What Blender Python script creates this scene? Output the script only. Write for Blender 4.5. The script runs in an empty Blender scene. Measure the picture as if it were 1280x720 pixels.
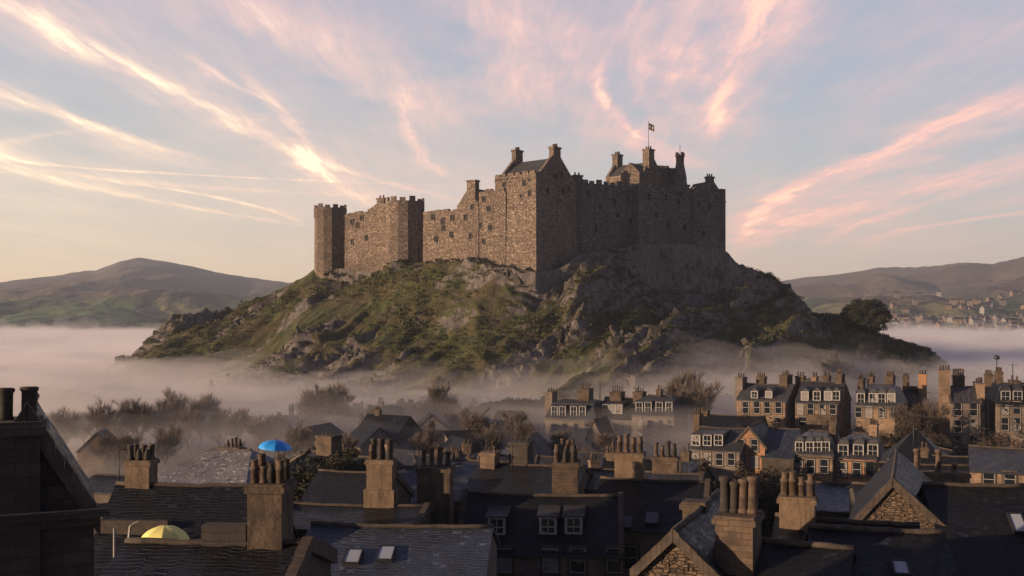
import bpy, math, random
import numpy as np
from mathutils import Vector, Matrix
R = math.radians
SC = bpy.context.scene
COL = SC.collection
FOC = 1244.4        # focal length in photo pixels (35 mm lens, 36 mm sensor, 1280 px)
CZ = 30.0           # camera height
HY = 400.0          # photo row of the horizon
SUN_EL = 7.5
SUN_A = 22.0        # sun stands to the left, this many degrees to the camera's side
random.seed(7)

# ------------------------------------------------------------------ camera
cam = bpy.data.cameras.new('camera'); cam_o = bpy.data.objects.new('camera', cam); COL.objects.link(cam_o)
cam_o.location = (0, 0, CZ); cam_o.rotation_euler = (R(90), 0, 0)
cam.lens = 35; cam.sensor_width = 36; cam.shift_y = 40 / 1280; cam.clip_start = .5; cam.clip_end = 20000
SC.camera = cam_o

# ------------------------------------------------------------------ world
SC.view_settings.view_transform = 'Standard'; SC.view_settings.look = 'None'
SC.view_settings.exposure = EXPO = 0.45; SC.view_settings.gamma = 1
SC.cycles.volume_bounces = 3; SC.cycles.max_bounces = 6; SC.cycles.diffuse_bounces = 2; SC.cycles.glossy_bounces = 2
SC.cycles.transparent_max_bounces = 16
world = bpy.data.worlds.new('World'); SC.world = world; world.use_nodes = True

class NT:
    """small helper to write node graphs"""
    def __init__(s, tree): s.t = tree; tree.nodes.clear()
    def n(s, kind, ins=None, **kw):
        nd = s.t.nodes.new(kind)
        for k, v in kw.items(): setattr(nd, k, v)
        for k, v in (ins or {}).items():
            if isinstance(v, bpy.types.NodeSocket): s.t.links.new(v, nd.inputs[k])
            else: nd.inputs[k].default_value = v
        return nd
    def m(s, op, a, b=0.0, c=None, clamp=False):
        nd = s.n('ShaderNodeMath', {0: a, 1: b} if c is None else {0: a, 1: b, 2: c}, operation=op); nd.use_clamp = clamp
        return nd.outputs[0]
    def mix(s, f, a, b, bt='MIX'):
        nd = s.n('ShaderNodeMix', data_type='RGBA', blend_type=bt)
        for k, v in ((0, f), (6, a), (7, b)):
            if isinstance(v, bpy.types.NodeSocket): s.t.links.new(v, nd.inputs[k])
            else: nd.inputs[k].default_value = v if k == 0 else (*v, 1) if len(v) == 3 else v
        return nd.outputs[2]
    def ramp(s, f, stops, interp='LINEAR'):
        nd = s.n('ShaderNodeValToRGB', {0: f}); cr = nd.color_ramp; cr.interpolation = interp
        while len(cr.elements) < len(stops): cr.elements.new(.5)
        for e, (p, c) in zip(cr.elements, stops):
            e.position = p; e.color = (c, c, c, 1) if not hasattr(c, '__len__') else (*c, 1)
        return nd.outputs[0]
    def mr(s, v, a, b, c=0.0, d=1.0, smooth=False):
        nd = s.n('ShaderNodeMapRange', {0: v, 1: a, 2: b, 3: c, 4: d}); nd.clamp = True
        if smooth: nd.interpolation_type = 'SMOOTHSTEP'
        return nd.outputs[0]
    def xyz(s, x, y, z): return s.n('ShaderNodeCombineXYZ', {0: x, 1: y, 2: z}).outputs[0]
    def noise(s, vec, scale, detail=4, rough=.55, dist=0.0):
        return s.n('ShaderNodeTexNoise', {'Vector': vec, 'Scale': scale, 'Detail': detail, 'Roughness': rough, 'Distortion': dist}).outputs[0]

def srgb(r, g, b):
    f = lambda c: (c / 255 / 12.92) if c / 255 <= .04045 else ((c / 255 + .055) / 1.055) ** 2.4
    return (f(r), f(g), f(b))

def build_world():
    w = NT(world.node_tree)
    sx, sy = -math.cos(R(SUN_A)), -math.sin(R(SUN_A))
    sky = w.n('ShaderNodeTexSky', sky_type='NISHITA')
    sky.sun_disc = False; sky.sun_elevation = R(SUN_EL); sky.sun_rotation = math.atan2(sx, sy)
    sky.air_density = 1.0; sky.dust_density = 2.5; sky.ozone_density = 1.5
    d = w.n('ShaderNodeTexCoord').outputs['Generated']
    sp = w.n('ShaderNodeSeparateXYZ', {0: d}); X, Y, Z = sp.outputs
    az = w.n('ShaderNodeMath', {0: X, 1: Y}, operation='ARCTAN2').outputs[0]      # 0 ahead, negative to the left
    zc = w.m('MAXIMUM', Z, 0.0)
    # thin high overcast of dawn: pale grey-blue above, peach at the horizon, warmer towards the sun
    up = w.mr(zc, 0.0, .55)
    east = w.ramp(up, [(0, srgb(255, 210, 158)), (.08, srgb(255, 224, 182)), (.2, srgb(226, 208, 190)), (.42, srgb(172, 178, 188)), (.62, srgb(164, 168, 186)), (.75, srgb(110, 124, 155)), (1, srgb(70, 84, 120))])
    west = w.ramp(up, [(0, srgb(200, 172, 160)), (.08, srgb(200, 178, 166)), (.2, srgb(178, 172, 174)), (.42, srgb(152, 163, 178)), (.62, srgb(142, 156, 176)), (.75, srgb(95, 112, 145)), (1, srgb(60, 76, 112))])
    base = w.mix(w.mr(az, -.75, .45), east, west)
    skc = w.mix(1.0, sky.outputs[0], (.1, .1, .1), 'MULTIPLY')
    col = w.mix(SKYMIX, base, skc)
    # cirrus: a sheet seen in perspective, streaks running away from the viewer
    zz = w.m('ADD', zc, .02)
    px = w.m('DIVIDE', X, zz); py = w.m('DIVIDE', Y, zz)
    n1 = w.noise(w.xyz(w.m('MULTIPLY', px, 1.1), w.m('MULTIPLY', py, .55), 8.3), 1.0, 4, .55)
    n2 = w.noise(w.xyz(w.m('MULTIPLY', px, 5.0), w.m('MULTIPLY', py, 1.6), 4.3), 1.0, 5, .6)
    wx = w.m('ADD', px, w.m('ADD', w.m('MULTIPLY', w.m('SUBTRACT', n1, .5), .22), w.m('MULTIPLY', w.m('SUBTRACT', n2, .5), .09)))
    fib = w.mr(w.noise(w.xyz(w.m('MULTIPLY', wx, 13.0), w.m('MULTIPLY', py, 1.3), 1.7), 1.0, 7, .7), .34, .64)
    tuft = w.mr(w.noise(w.xyz(w.m('MULTIPLY', wx, 3.2), w.m('MULTIPLY', py, 1.5), 5.2), 1.0, 5, .62), .32, .62)
    def plane(u, v):
        x, z = (u - 640) / FOC, (HY - v) / FOC; n = math.sqrt(1 + x * x + z * z); q = z / n + .02
        return x / n / q, 1 / n / q, 1 / (FOC * n * q)
    total = None
    for pts, wd, amt in STREAKS:
        pl = [plane(*p) for p in pts]; ys = [p[1] for p in pl]
        cf = np.polyfit(ys, [p[0] for p in pl], 2); wid = wd * pl[1][2]
        cen = w.m('MULTIPLY_ADD', w.m('MULTIPLY_ADD', py, float(cf[0]), float(cf[1])), py, float(cf[2]))
        wid *= 1.75 if wd < 20 else 1.35
        d = w.m('DIVIDE', w.m('SUBTRACT', wx, cen), w.m('MULTIPLY_ADD', tuft, wid * .8, wid * .45))
        g = w.m('POWER', 2.718, w.m('MULTIPLY', w.m('MULTIPLY', d, d), -1.0))
        y0, y1 = min(ys), max(ys); L = (y1 - y0) * .45 + .05
        g = w.m('MULTIPLY', g, w.mr(py, y0 - L, y0 + L * .5, smooth=True)); g = w.m('MULTIPLY', g, w.mr(py, y1 + L * .8, y1 - L * .5, smooth=True))
        fr = .85 if wd < 20 else .6
        g = w.m('MULTIPLY', g, w.m('MULTIPLY', w.m('MULTIPLY_ADD', fib, fr, 1 - fr * .8), w.m('MULTIPLY_ADD', tuft, .5, .55)))
        g = w.m('MULTIPLY', g, amt * (.78 if wd < 20 else .95))
        total = g if total is None else w.m('ADD', total, g)
    veil = w.m('MULTIPLY', w.mr(n1, .38, .62), w.m('MULTIPLY', w.m('MULTIPLY_ADD', fib, .5, .5), .22))
    c = w.m('MULTIPLY', w.m('ADD', total, veil), w.mr(zc, .02, .10, smooth=True), clamp=True)
    warm = w.mix(w.mr(az, -.42, .1), srgb(255, 222, 182), srgb(246, 178, 160))
    warm = w.mix(w.mr(zc, .1, .34), warm, srgb(236, 184, 172))
    hot = w.mix(w.mr(c, .45, 1.0), warm, w.mix(w.mr(az, -.3, .25), srgb(255, 236, 200), srgb(255, 196, 170)))
    col = w.mix(c, col, hot)
    # sky behind the camera and zenith dimmed and blued to lower the ambient light
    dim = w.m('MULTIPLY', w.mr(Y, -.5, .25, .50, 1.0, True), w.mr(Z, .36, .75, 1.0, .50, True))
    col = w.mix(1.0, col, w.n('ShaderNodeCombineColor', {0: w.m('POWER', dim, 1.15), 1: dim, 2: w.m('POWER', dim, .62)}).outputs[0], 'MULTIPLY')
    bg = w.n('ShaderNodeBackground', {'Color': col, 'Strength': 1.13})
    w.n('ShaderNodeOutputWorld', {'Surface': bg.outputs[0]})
SKYMIX = .35
STREAKS = [(((20, 5), (250, 125), (450, 245)), 10, .46), (((20, 5), (250, 125), (470, 250)), 40, .36), (((60, 25), (140, 80), (190, 98)), 8, .5), (((0, 118), (100, 155), (215, 190)), 11, .8), (((0, 118), (100, 160), (215, 200)), 30, .35),
           (((0, 180), (180, 215), (400, 226)), 11, .75), (((0, 205), (120, 235), (330, 275)), 11, .65), (((0, 195), (150, 225), (360, 240)), 34, .3), (((190, 232), (280, 248), (370, 275)), 5, .8), (((262, 78), (300, 102), (345, 128)), 6, .6),
           (((340, 120), (370, 165), (402, 212)), 10, .7), (((410, 200), (480, 226), (560, 246)), 6, .5), (((320, 5), (450, 80), (525, 150)), 46, .5), (((505, 140), (520, 180), (552, 212)), 6, .75), (((600, 0), (640, 60), (665, 140)), 44, .5),
           (((700, 0), (720, 60), (735, 120)), 34, .25), (((818, 0), (806, 60), (812, 135)), 13, .55), (((752, 100), (768, 142), (800, 168)), 5, .7), (((968, 0), (918, 75), (893, 158)), 11, .8), (((975, 0), (915, 85), (885, 165)), 42, .5),
           (((872, 0), (850, 80), (830, 150)), 22, .4), (((1285, 118), (1110, 182), (935, 292)), 11, .8), (((1285, 125), (1110, 192), (925, 300)), 42, .5), (((1285, 200), (1100, 250), (930, 308)), 32, .5), (((1285, 264), (1200, 276), (1090, 302)), 9, .65),
           (((1190, 243), (1110, 268), (1030, 302)), 9, .6), (((760, 150), (805, 180), (860, 205)), 30, .4), (((1285, 20), (1180, 70), (1060, 130)), 40, .14)]
build_world()

sun = bpy.data.lights.new('sun', 'SUN'); sun.energy = 5.0; sun.angle = R(.6); sun.color = (1, .70, .46)
sun_o = bpy.data.objects.new('sun', sun); COL.objects.link(sun_o)
sd = Vector((-math.cos(R(SUN_A)) * math.cos(R(SUN_EL)), -math.sin(R(SUN_A)) * math.cos(R(SUN_EL)), math.sin(R(SUN_EL))))
sun_o.rotation_euler = sd.to_track_quat('Z', 'Y').to_euler()

# ------------------------------------------------------------------ helpers
def P(px, Y, py=None):
    return Vector(((px - 640) / FOC * Y, Y, CZ + (HY - py) / FOC * Y if py is not None else 0))
def zat(py, Y): return CZ + (HY - py) / FOC * Y

class Frame:
    """a plan frame: u runs to the right along a facade (t deg, positive = receding), v runs back"""
    def __init__(s, px, Y, t, o=None):
        s.o = Vector(P(px, Y)) if o is None else Vector(o); s.o.z = 0; s.t = t
        s.u = Vector((math.cos(R(t)), math.sin(R(t)), 0)); s.v = Vector((-math.sin(R(t)), math.cos(R(t)), 0))
    def p(s, a, b, z): return s.o + s.u * a + s.v * b + Vector((0, 0, z))
    def at(s, px, b=0.0):
        k = (px - 640) / FOC; q = s.o + s.v * b
        return (k * q.y - q.x) / (s.u.x - k * s.u.y)
    def Y(s, a, b=0.0): return s.p(a, b, 0).y
    def z(s, py, a=0.0, b=0.0): return zat(py, s.Y(a, b))

def tag(o, label=None, cat=None, group=None, kind=None):
    if label: o['label'] = label
    if cat: o['category'] = cat
    if group: o['group'] = group
    if kind: o['kind'] = kind
    return o
def empty(name, loc, rz=0.0, label=None, cat=None, group=None):
    o = bpy.data.objects.new(name, None); o.empty_display_size = .5; COL.objects.link(o)
    o.location = loc; o.rotation_euler = (0, 0, rz); o['_m'] = 0; del o['_m']
    MW[o.name] = Matrix.Translation(Vector(loc)) @ Matrix.Rotation(rz, 4, 'Z')
    tag(o, label, cat, group)
    return o
MW = {}

class MB:
    """collects faces (world coordinates); build() links them as one mesh object with metric uv"""
    def __init__(s): s.v = []; s.f = []; s.mi = []; s.sm = []
    def face(s, pts, m=0, smooth=False):
        i = len(s.v); s.v += [tuple(p) for p in pts]; s.f.append(tuple(range(i, i + len(pts)))); s.mi.append(m); s.sm.append(smooth); return s
    def hexa(s, p, m=0, skip=()):
        """8 points: 0-3 bottom ccw from above, 4-7 top"""
        i = len(s.v); s.v += [tuple(q) for q in p]
        for k, f in enumerate(((3, 2, 1, 0), (4, 5, 6, 7), (0, 1, 5, 4), (1, 2, 6, 5), (2, 3, 7, 6), (3, 0, 4, 7))):
            if k in skip: continue
            s.f.append(tuple(i + j for j in f)); s.mi.append(m); s.sm.append(False)
        return s
    def box(s, F, a0, a1, b0, b1, z0, z1, m=0, taper=0.0):
        t = taper
        return s.hexa([F.p(a0, b0, z0), F.p(a1, b0, z0), F.p(a1, b1, z0), F.p(a0, b1, z0),
                       F.p(a0 + t, b0 + t, z1), F.p(a1 - t, b0 + t, z1), F.p(a1 - t, b1 - t, z1), F.p(a0 + t, b1 - t, z1)], m)
    def prism(s, poly, z0, z1, m=0, top=None):
        """vertical prism on ccw plan polygon of Vectors"""
        n = len(poly); i = len(s.v); tp = top or poly
        s.v += [(q.x, q.y, z0) for q in poly] + [(q.x, q.y, z1) for q in tp]
        for k in range(n):
            j = (k + 1) % n; s.f.append((i + k, i + j, i + n + j, i + n + k)); s.mi.append(m); s.sm.append(False)
        s.f.append(tuple(i + n + k for k in range(n))); s.f.append(tuple(i + k for k in reversed(range(n)))); s.mi += [m, m]; s.sm += [False, False]
        return s
    def lathe(s, c, prof, n=12, m=0, smooth=True, rot=0.0):
        """rings (r, z) about the vertical through c"""
        i = len(s.v)
        for r, z in prof:
            for k in range(n):
                a = rot + 2 * math.pi * k / n; s.v.append((c[0] + r * math.cos(a), c[1] + r * math.sin(a), c[2] + z))
        for q in range(len(prof) - 1):
            for k in range(n):
                j = (k + 1) % n
                s.f.append((i + q * n + k, i + q * n + j, i + (q + 1) * n + j, i + (q + 1) * n + k)); s.mi.append(m); s.sm.append(smooth)
        s.f.append(tuple(i + k for k in reversed(range(n)))); s.f.append(tuple(i + (len(prof) - 1) * n + k for k in range(n))); s.mi += [m, m]; s.sm += [False, False]
        return s
    def tube(s, pts, rad, n=6, m=0):
        pts = [Vector(p) for p in pts]; rad = rad if hasattr(rad, '__len__') else [rad] * len(pts)
        i = len(s.v)
        for k, p in enumerate(pts):
            d = (pts[min(k + 1, len(pts) - 1)] - pts[max(k - 1, 0)]).normalized()
            a = d.cross(Vector((0, 0, 1)) if abs(d.z) < .9 else Vector((1, 0, 0))).normalized(); b = d.cross(a)
            for j in range(n):
                w = 2 * math.pi * j / n; q = p + (a * math.cos(w) + b * math.sin(w)) * rad[k]; s.v.append(tuple(q))
        for k in range(len(pts) - 1):
            for j in range(n):
                l = (j + 1) % n; s.f.append((i + k * n + j, i + (k + 1) * n + j, i + (k + 1) * n + l, i + k * n + l)); s.mi.append(m); s.sm.append(True)
        s.f.append(tuple(i + j for j in range(n))); s.f.append(tuple(i + (len(pts) - 1) * n + j for j in reversed(range(n)))); s.mi += [m, m]; s.sm += [False, False]
        return s
    def mesh(s, name, mats, inv=None):
        v = np.array(s.v, dtype=np.float64)
        if inv is not None:
            M = np.array(inv); v = v @ M[:3, :3].T + M[:3, 3]
        me = bpy.data.meshes.new(name); me.from_pydata(v.tolist(), [], s.f)
        for m in mats: me.materials.append(m)
        me.polygons.foreach_set('material_index', s.mi); me.polygons.foreach_set('use_smooth', s.sm)
        metric_uv(me)
        return me
    def build(s, name, mats, parent=None, root=None):
        """parent may itself be a part; root is the thing's empty"""
        mats = mats if isinstance(mats, (list, tuple)) else [mats]
        root = root or parent
        while root is not None and root.parent is not None: root = root.parent
        inv = MW[root.name].inverted() if root is not None else None
        o = bpy.data.objects.new(name, s.mesh(name, mats, inv)); COL.objects.link(o)
        if parent is not None: o.parent = parent
        return o

def metric_uv(me):
    n = len(me.polygons)
    nor = np.empty(n * 3, dtype=np.float32); me.polygons.foreach_get('normal', nor); nor = nor.reshape(-1, 3)
    ls = np.empty(n, dtype=np.int32); lt = np.empty(n, dtype=np.int32)
    me.polygons.foreach_get('loop_start', ls); me.polygons.foreach_get('loop_total', lt)
    lv = np.empty(len(me.loops), dtype=np.int32); me.loops.foreach_get('vertex_index', lv)
    co = np.empty(len(me.vertices) * 3, dtype=np.float32); me.vertices.foreach_get('co', co); co = co.reshape(-1, 3)
    fi = np.repeat(np.arange(n), lt); nn = nor[fi]; pp = co[lv]
    flat = np.abs(nn[:, 2]) > .97
    t = np.stack([-nn[:, 1], nn[:, 0], np.zeros(len(nn))], 1); t[flat] = (1, 0, 0)
    t /= np.maximum(np.linalg.norm(t, axis=1, keepdims=True), 1e-6)
    b = np.cross(nn, t)
    uv = np.stack([(pp * t).sum(1), (pp * b).sum(1)], 1).astype(np.float32)
    l = me.uv_layers.new(name='UVMap'); l.data.foreach_set('uv', uv.ravel())

def vnoise(p, seed=0):
    """value noise, p (...,3) numpy"""
    i = np.floor(p).astype(np.int64); f = p - i; f = f * f * (3 - 2 * f)
    def h(x, y, z):
        n = (x * 374761393 + y * 668265263 + z * 2147483647 + seed * 1274126177) & 0xffffffff
        n = ((n ^ (n >> 13)) * 1274126177) & 0xffffffff
        n = ((n ^ (n >> 16)) * 2246822519) & 0xffffffff
        return ((n ^ (n >> 15)) & 0xffff) / 65535.0
    r = 0
    for dx in (0, 1):
        for dy in (0, 1):
            for dz in (0, 1):
                w = (f[..., 0] if dx else 1 - f[..., 0]) * (f[..., 1] if dy else 1 - f[..., 1]) * (f[..., 2] if dz else 1 - f[..., 2])
                r = r + w * h(i[..., 0] + dx, i[..., 1] + dy, i[..., 2] + dz)
    return r
def fbm(p, o=5, g=.5, seed=0, ridged=False):
    s = 0; a = 1; t = 0
    for k in range(o):
        n = vnoise(p * 2.03 ** k + 17.3 * k, seed + k)
        if ridged: n = 1 - abs(2 * n - 1)
        s = s + a * n; t += a; a *= g
    return s / t
def V3(x, y, z): return np.stack(np.broadcast_arrays(x, y, z), -1).astype(float)
def grid_mesh(name, X, Y, Z, mats, smooth=True):
    nr, nc = X.shape
    me = bpy.data.meshes.new(name)
    v = np.stack([X, Y, Z], -1).reshape(-1, 3)
    idx = np.arange(nr * nc).reshape(nr, nc)
    f = np.stack([idx[:-1, :-1], idx[:-1, 1:], idx[1:, 1:], idx[1:, :-1]], -1).reshape(-1, 4)
    me.from_pydata(v.tolist(), [], f.tolist())
    for m in mats: me.materials.append(m)
    me.polygons.foreach_set('use_smooth', [smooth] * len(f))
    metric_uv(me)
    o = bpy.data.objects.new(name, me); COL.objects.link(o); return o

# ------------------------------------------------------------------ materials
def mat(name, fn):
    m = bpy.data.materials.new(name); m.use_nodes = True; g = NT(m.node_tree)
    fn(g); return m
def bsdf(g, col, rough=.85, bump=None, strength=.5, dist=.05, **kw):
    ins = {'Base Color': col if isinstance(col, bpy.types.NodeSocket) else (*col, 1), 'Roughness': rough}
    ins.update(kw)
    if bump is not None:
        ins['Normal'] = g.n('ShaderNodeBump', {'Height': bump, 'Strength': strength, 'Distance': dist}).outputs[0]
    b = g.n('ShaderNodeBsdfPrincipled', ins)
    g.n('ShaderNodeOutputMaterial', {'Surface': b.outputs[0]})
def masonry(name, c1, c2, mortar, bw, bh, stain=(.05, .045, .04), wob=.12, st=.8, ms=.03, stain_amt=.55, dist=.06, big=.12):
    def fn(g):
        tc = g.n('ShaderNodeTexCoord'); uv = tc.outputs['UV']; ob = tc.outputs['Object']
        w1 = g.n('ShaderNodeTexNoise', {'Vector': uv, 'Scale': 1.1 / bh * .35, 'Detail': 2})
        off = g.n('ShaderNodeVectorMath', {0: w1.outputs['Color'], 1: (.5, .5, .5)}, operation='SUBTRACT').outputs[0]
        off = g.n('ShaderNodeVectorMath', {0: off, 3: wob}, operation='SCALE').outputs[0]
        v = g.n('ShaderNodeVectorMath', {0: uv, 1: off}, operation='ADD').outputs[0]
        br = g.n('ShaderNodeTexBrick', {'Vector': v, 'Color1': (0, 0, 0, 1), 'Color2': (1, 1, 1, 1), 'Mortar': (.5, .5, .5, 1), 'Scale': 1.0,
                 'Mortar Size': ms, 'Mortar Smooth': .3, 'Brick Width': bw, 'Row Height': bh})
        n1 = g.noise(ob, 1.2 / bh, 4, .65); n2 = g.noise(ob, big, 4, .6); n3 = g.noise(ob, .6, 5, .6)
        rnd = g.n('ShaderNodeSeparateColor', {0: br.outputs['Color']}).outputs[0]
        k = g.m('ADD', g.m('MULTIPLY', rnd, .65), g.m('MULTIPLY', g.mr(n1, .3, .7), .45), clamp=True)
        c = g.mix(k, c1, c2)
        c = g.mix(g.m('MULTIPLY', g.mr(n2, .42, .66), stain_amt), c, stain)
        c = g.mix(g.m('MULTIPLY', g.mr(n3, .5, .72), stain_amt * .7), c, stain)
        c = g.mix(br.outputs['Fac'], c, mortar)
        h = g.m('ADD', g.m('MULTIPLY', g.m('SUBTRACT', 1.0, br.outputs['Fac']), g.m('ADD', .5, g.m('MULTIPLY', rnd, .5))), g.m('MULTIPLY', n1, .7))
        bsdf(g, c, .92, h, st, dist)
    return mat(name, fn)
M = {}
def rubble(name, c1, c2, mortar, sw, sh, stain):
    def fn(g):
        tc = g.n('ShaderNodeTexCoord'); uv = tc.outputs['UV']; ob = tc.outputs['Object']
        v = g.n('ShaderNodeVectorMath', {0: uv, 1: (1 / sw, 1 / sh, 1)}, operation='MULTIPLY').outputs[0]
        vo = g.n('ShaderNodeTexVoronoi', {'Vector': v, 'Scale': 1.0, 'Randomness': .8}); rc = g.n('ShaderNodeSeparateColor', {0: vo.outputs['Color']})
        ve = g.n('ShaderNodeTexVoronoi', {'Vector': v, 'Scale': 1.0, 'Randomness': .8}, feature='DISTANCE_TO_EDGE').outputs[0]
        n1 = g.noise(ob, 1.6, 4, .7); n2 = g.noise(ob, .07, 5, .62)
        vs = g.n('ShaderNodeVectorMath', {0: ob, 1: (.45, .45, .05)}, operation='MULTIPLY').outputs[0]; n3 = g.noise(vs, 1.0, 5, .65)
        k = g.m('POWER', rc.outputs[0], 1.5)
        c = g.mix(k, c1, c2)
        c = g.mix(g.m('MULTIPLY', g.m('GREATER_THAN', rc.outputs[1], .95), .5), c, tuple(min(1, x * 1.35) for x in c2))
        c = g.mix(g.m('MULTIPLY', g.mr(n1, .4, .7), .45), c, c1)
        c = g.mix(g.m('MULTIPLY', g.mr(n2, .46, .68), .55), c, stain)
        c = g.mix(g.m('MULTIPLY', g.mr(n3, .52, .72), .6), c, stain)
        e = g.mr(ve, .0, .10)
        c = g.mix(e, mortar, c)
        h = g.m('ADD', g.m('MULTIPLY', e, g.m('ADD', .5, rc.outputs[2])), g.m('MULTIPLY', n1, .8))
        bsdf(g, c, .94, h, 1.0, .22)
    return mat(name, fn)
M['castle'] = masonry('castle_rubble', (.09, .065, .048), (.52, .39, .28), (.10, .075, .055), .95, .5, (.07, .05, .036), .35, 1.0, .05, .5, .22, .06)
M['castle_dark'] = masonry('castle_shaded_stone', (.045, .037, .032), (.22, .17, .135), (.05, .04, .035), .9, .45, (.04, .032, .028), .3, 1.0, .05, .5, .2, .06)
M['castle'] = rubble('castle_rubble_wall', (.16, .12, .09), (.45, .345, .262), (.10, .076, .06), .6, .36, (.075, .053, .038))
M['castle_dark'] = rubble('castle_shaded_wall', (.10, .088, .078), (.33, .285, .245), (.07, .06, .052), .6, .36, (.04, .033, .029))  # darker copy of the castle stone: shade of the right-hand walls in its colour
M['sand'] = masonry('sandstone_ashlar', (.15, .10, .065), (.33, .225, .145), (.16, .11, .075), .5, .22, (.045, .034, .026), .05, .6, .009, .75, .03, .35)
M['sand_grey'] = masonry('grey_ashlar', (.11, .085, .068), (.24, .19, .15), (.12, .092, .075), .5, .22, (.055, .045, .04), .03, .6, .012, .6, .03, .25)
M['sand_red'] = masonry('orange_ashlar', (.26, .13, .065), (.44, .23, .11), (.2, .12, .08), .5, .22, (.10, .06, .04), .03, .6, .012, .5, .03, .25)
M['stack'] = masonry('sooty_stack_stone', (.085, .055, .036), (.14, .097, .063), (.07, .05, .036), .42, .2, (.02, .016, .013), .12, .9, .012, .85, .03, 1.1)
M['gable_rubble'] = rubble('gable_rubble_wall', (.10, .068, .043), (.19, .13, .082), (.07, .05, .035), .26, .12, (.045, .034, .026))
def rendered(name, c1, c2, stain):
    def fn(g):
        tc = g.n('ShaderNodeTexCoord'); ob = tc.outputs['Object']
        n1 = g.noise(ob, 1.4, 6, .7); n2 = g.noise(ob, 9, 4, .7); vs = g.n('ShaderNodeVectorMath', {0: ob, 1: (3, 3, .35)}, operation='MULTIPLY').outputs[0]; n3 = g.noise(vs, 1.0, 5, .7)
        c = g.mix(g.mr(n1, .3, .7), c1, c2); c = g.mix(g.m('MULTIPLY', g.mr(n3, .48, .68), .8), c, stain); c = g.mix(g.m('MULTIPLY', g.mr(n2, .5, .75), .45), c, stain)
        bsdf(g, c, .93, g.m('ADD', n1, g.m('MULTIPLY', n2, .6)), .9, .06)
    return mat(name, fn)
M['render_tan'] = rendered('stained_tan_render', (.11, .075, .047), (.215, .15, .095), (.05, .037, .027))
M['render_sooty'] = rendered('sooty_brown_render', (.05, .036, .026), (.13, .09, .058), (.015, .012, .010))
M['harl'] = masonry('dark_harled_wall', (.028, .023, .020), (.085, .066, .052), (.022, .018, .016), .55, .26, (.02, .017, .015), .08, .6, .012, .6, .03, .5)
def slate(name, c1, c2, moss=(.03, .03, .018), rw=.3, rh=.2, mossy=.5, rough=.5, st=.8, spec=.5):
    def fn(g):
        tc = g.n('ShaderNodeTexCoord'); uv = tc.outputs['UV']; ob = tc.outputs['Object']
        w1 = g.n('ShaderNodeTexNoise', {'Vector': uv, 'Scale': 1.6, 'Detail': 3})
        off = g.n('ShaderNodeVectorMath', {0: w1.outputs['Color'], 1: (.5, .5, .5)}, operation='SUBTRACT').outputs[0]
        off = g.n('ShaderNodeVectorMath', {0: off, 3: .06}, operation='SCALE').outputs[0]
        v = g.n('ShaderNodeVectorMath', {0: uv, 1: off}, operation='ADD').outputs[0]
        br = g.n('ShaderNodeTexBrick', {'Vector': v, 'Color1': (0, 0, 0, 1), 'Color2': (1, 1, 1, 1), 'Mortar': (0, 0, 0, 1), 'Scale': 1.0,
                 'Mortar Size': .014, 'Mortar Smooth': .2, 'Brick Width': rw, 'Row Height': rh})
        rnd = g.n('ShaderNodeSeparateColor', {0: br.outputs['Color']}).outputs[0]
        n2 = g.noise(ob, .55, 5, .65); n3 = g.noise(ob, 5, 4, .6); n4 = g.noise(ob, .16, 4, .6)
        c1_ = tuple(x * .55 for x in c1)
        c = g.mix(g.m('ADD', g.m('MULTIPLY', rnd, .75), g.m('MULTIPLY', n3, .5), clamp=True), c1, c2)
        c = g.mix(g.m('GREATER_THAN', rnd, .93), c, tuple(x * 1.7 for x in c2))
        c = g.mix(g.m('MULTIPLY', g.mr(n4, .4, .65), .6), c, c1_)
        c = g.mix(g.m('MULTIPLY', g.mr(n2, .46, .62), mossy), c, moss)
        c = g.mix(br.outputs['Fac'], c, (.008, .008, .009))
        # each course laps over the one below: height falls along the slope within a row
        sv = g.n('ShaderNodeSeparateXYZ', {0: v}).outputs[1]
        lap = g.m('SUBTRACT', 1.0, g.m('FRACT', g.m('DIVIDE', sv, rh)))
        h = g.m('ADD', g.m('ADD', g.m('MULTIPLY', lap, .9), g.m('MULTIPLY', rnd, .5)), g.m('MULTIPLY', n3, .5))
        h = g.m('SUBTRACT', h, g.m('MULTIPLY', br.outputs['Fac'], .8))
        r = g.m('ADD', rough - .12, g.m('MULTIPLY', rnd, .3))
        bsdf(g, c, r, h, 1.0, .045, **{'Specular IOR Level': spec})
    return mat(name, fn)
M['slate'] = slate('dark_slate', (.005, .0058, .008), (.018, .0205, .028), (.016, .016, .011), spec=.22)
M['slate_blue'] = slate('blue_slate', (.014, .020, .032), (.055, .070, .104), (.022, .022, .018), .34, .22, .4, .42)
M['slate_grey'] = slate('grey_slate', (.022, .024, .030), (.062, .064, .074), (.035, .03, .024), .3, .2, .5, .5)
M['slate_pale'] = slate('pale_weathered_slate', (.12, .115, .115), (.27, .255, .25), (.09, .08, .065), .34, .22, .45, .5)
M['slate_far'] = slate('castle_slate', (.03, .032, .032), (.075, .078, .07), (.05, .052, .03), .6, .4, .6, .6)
def plain(name, col, rough=.8, var=.35, scale=6, st=.3, **kw):
    def fn(g):
        ob = g.n('ShaderNodeTexCoord').outputs['Object']; n = g.noise(ob, scale, 5, .65)
        c = g.mix(g.mr(n, .3, .7), tuple(x * (1 - var) for x in col), tuple(min(1, x * (1 + var)) for x in col))
        bsdf(g, c, rough, n, st, .02, **kw)
    return mat(name, fn)
M['clay'] = plain('clay_pot', (.08, .052, .035), .85, .8, 3)
M['clay_dark'] = plain('sooty_pot', (.03, .023, .018), .85, .6, 5)
M['cope'] = plain('coping_stone', (.06, .045, .034), .9, .5, 3)
M['lead'] = plain('lead_flashing', (.09, .095, .105), .5, .3, 4)
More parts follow.
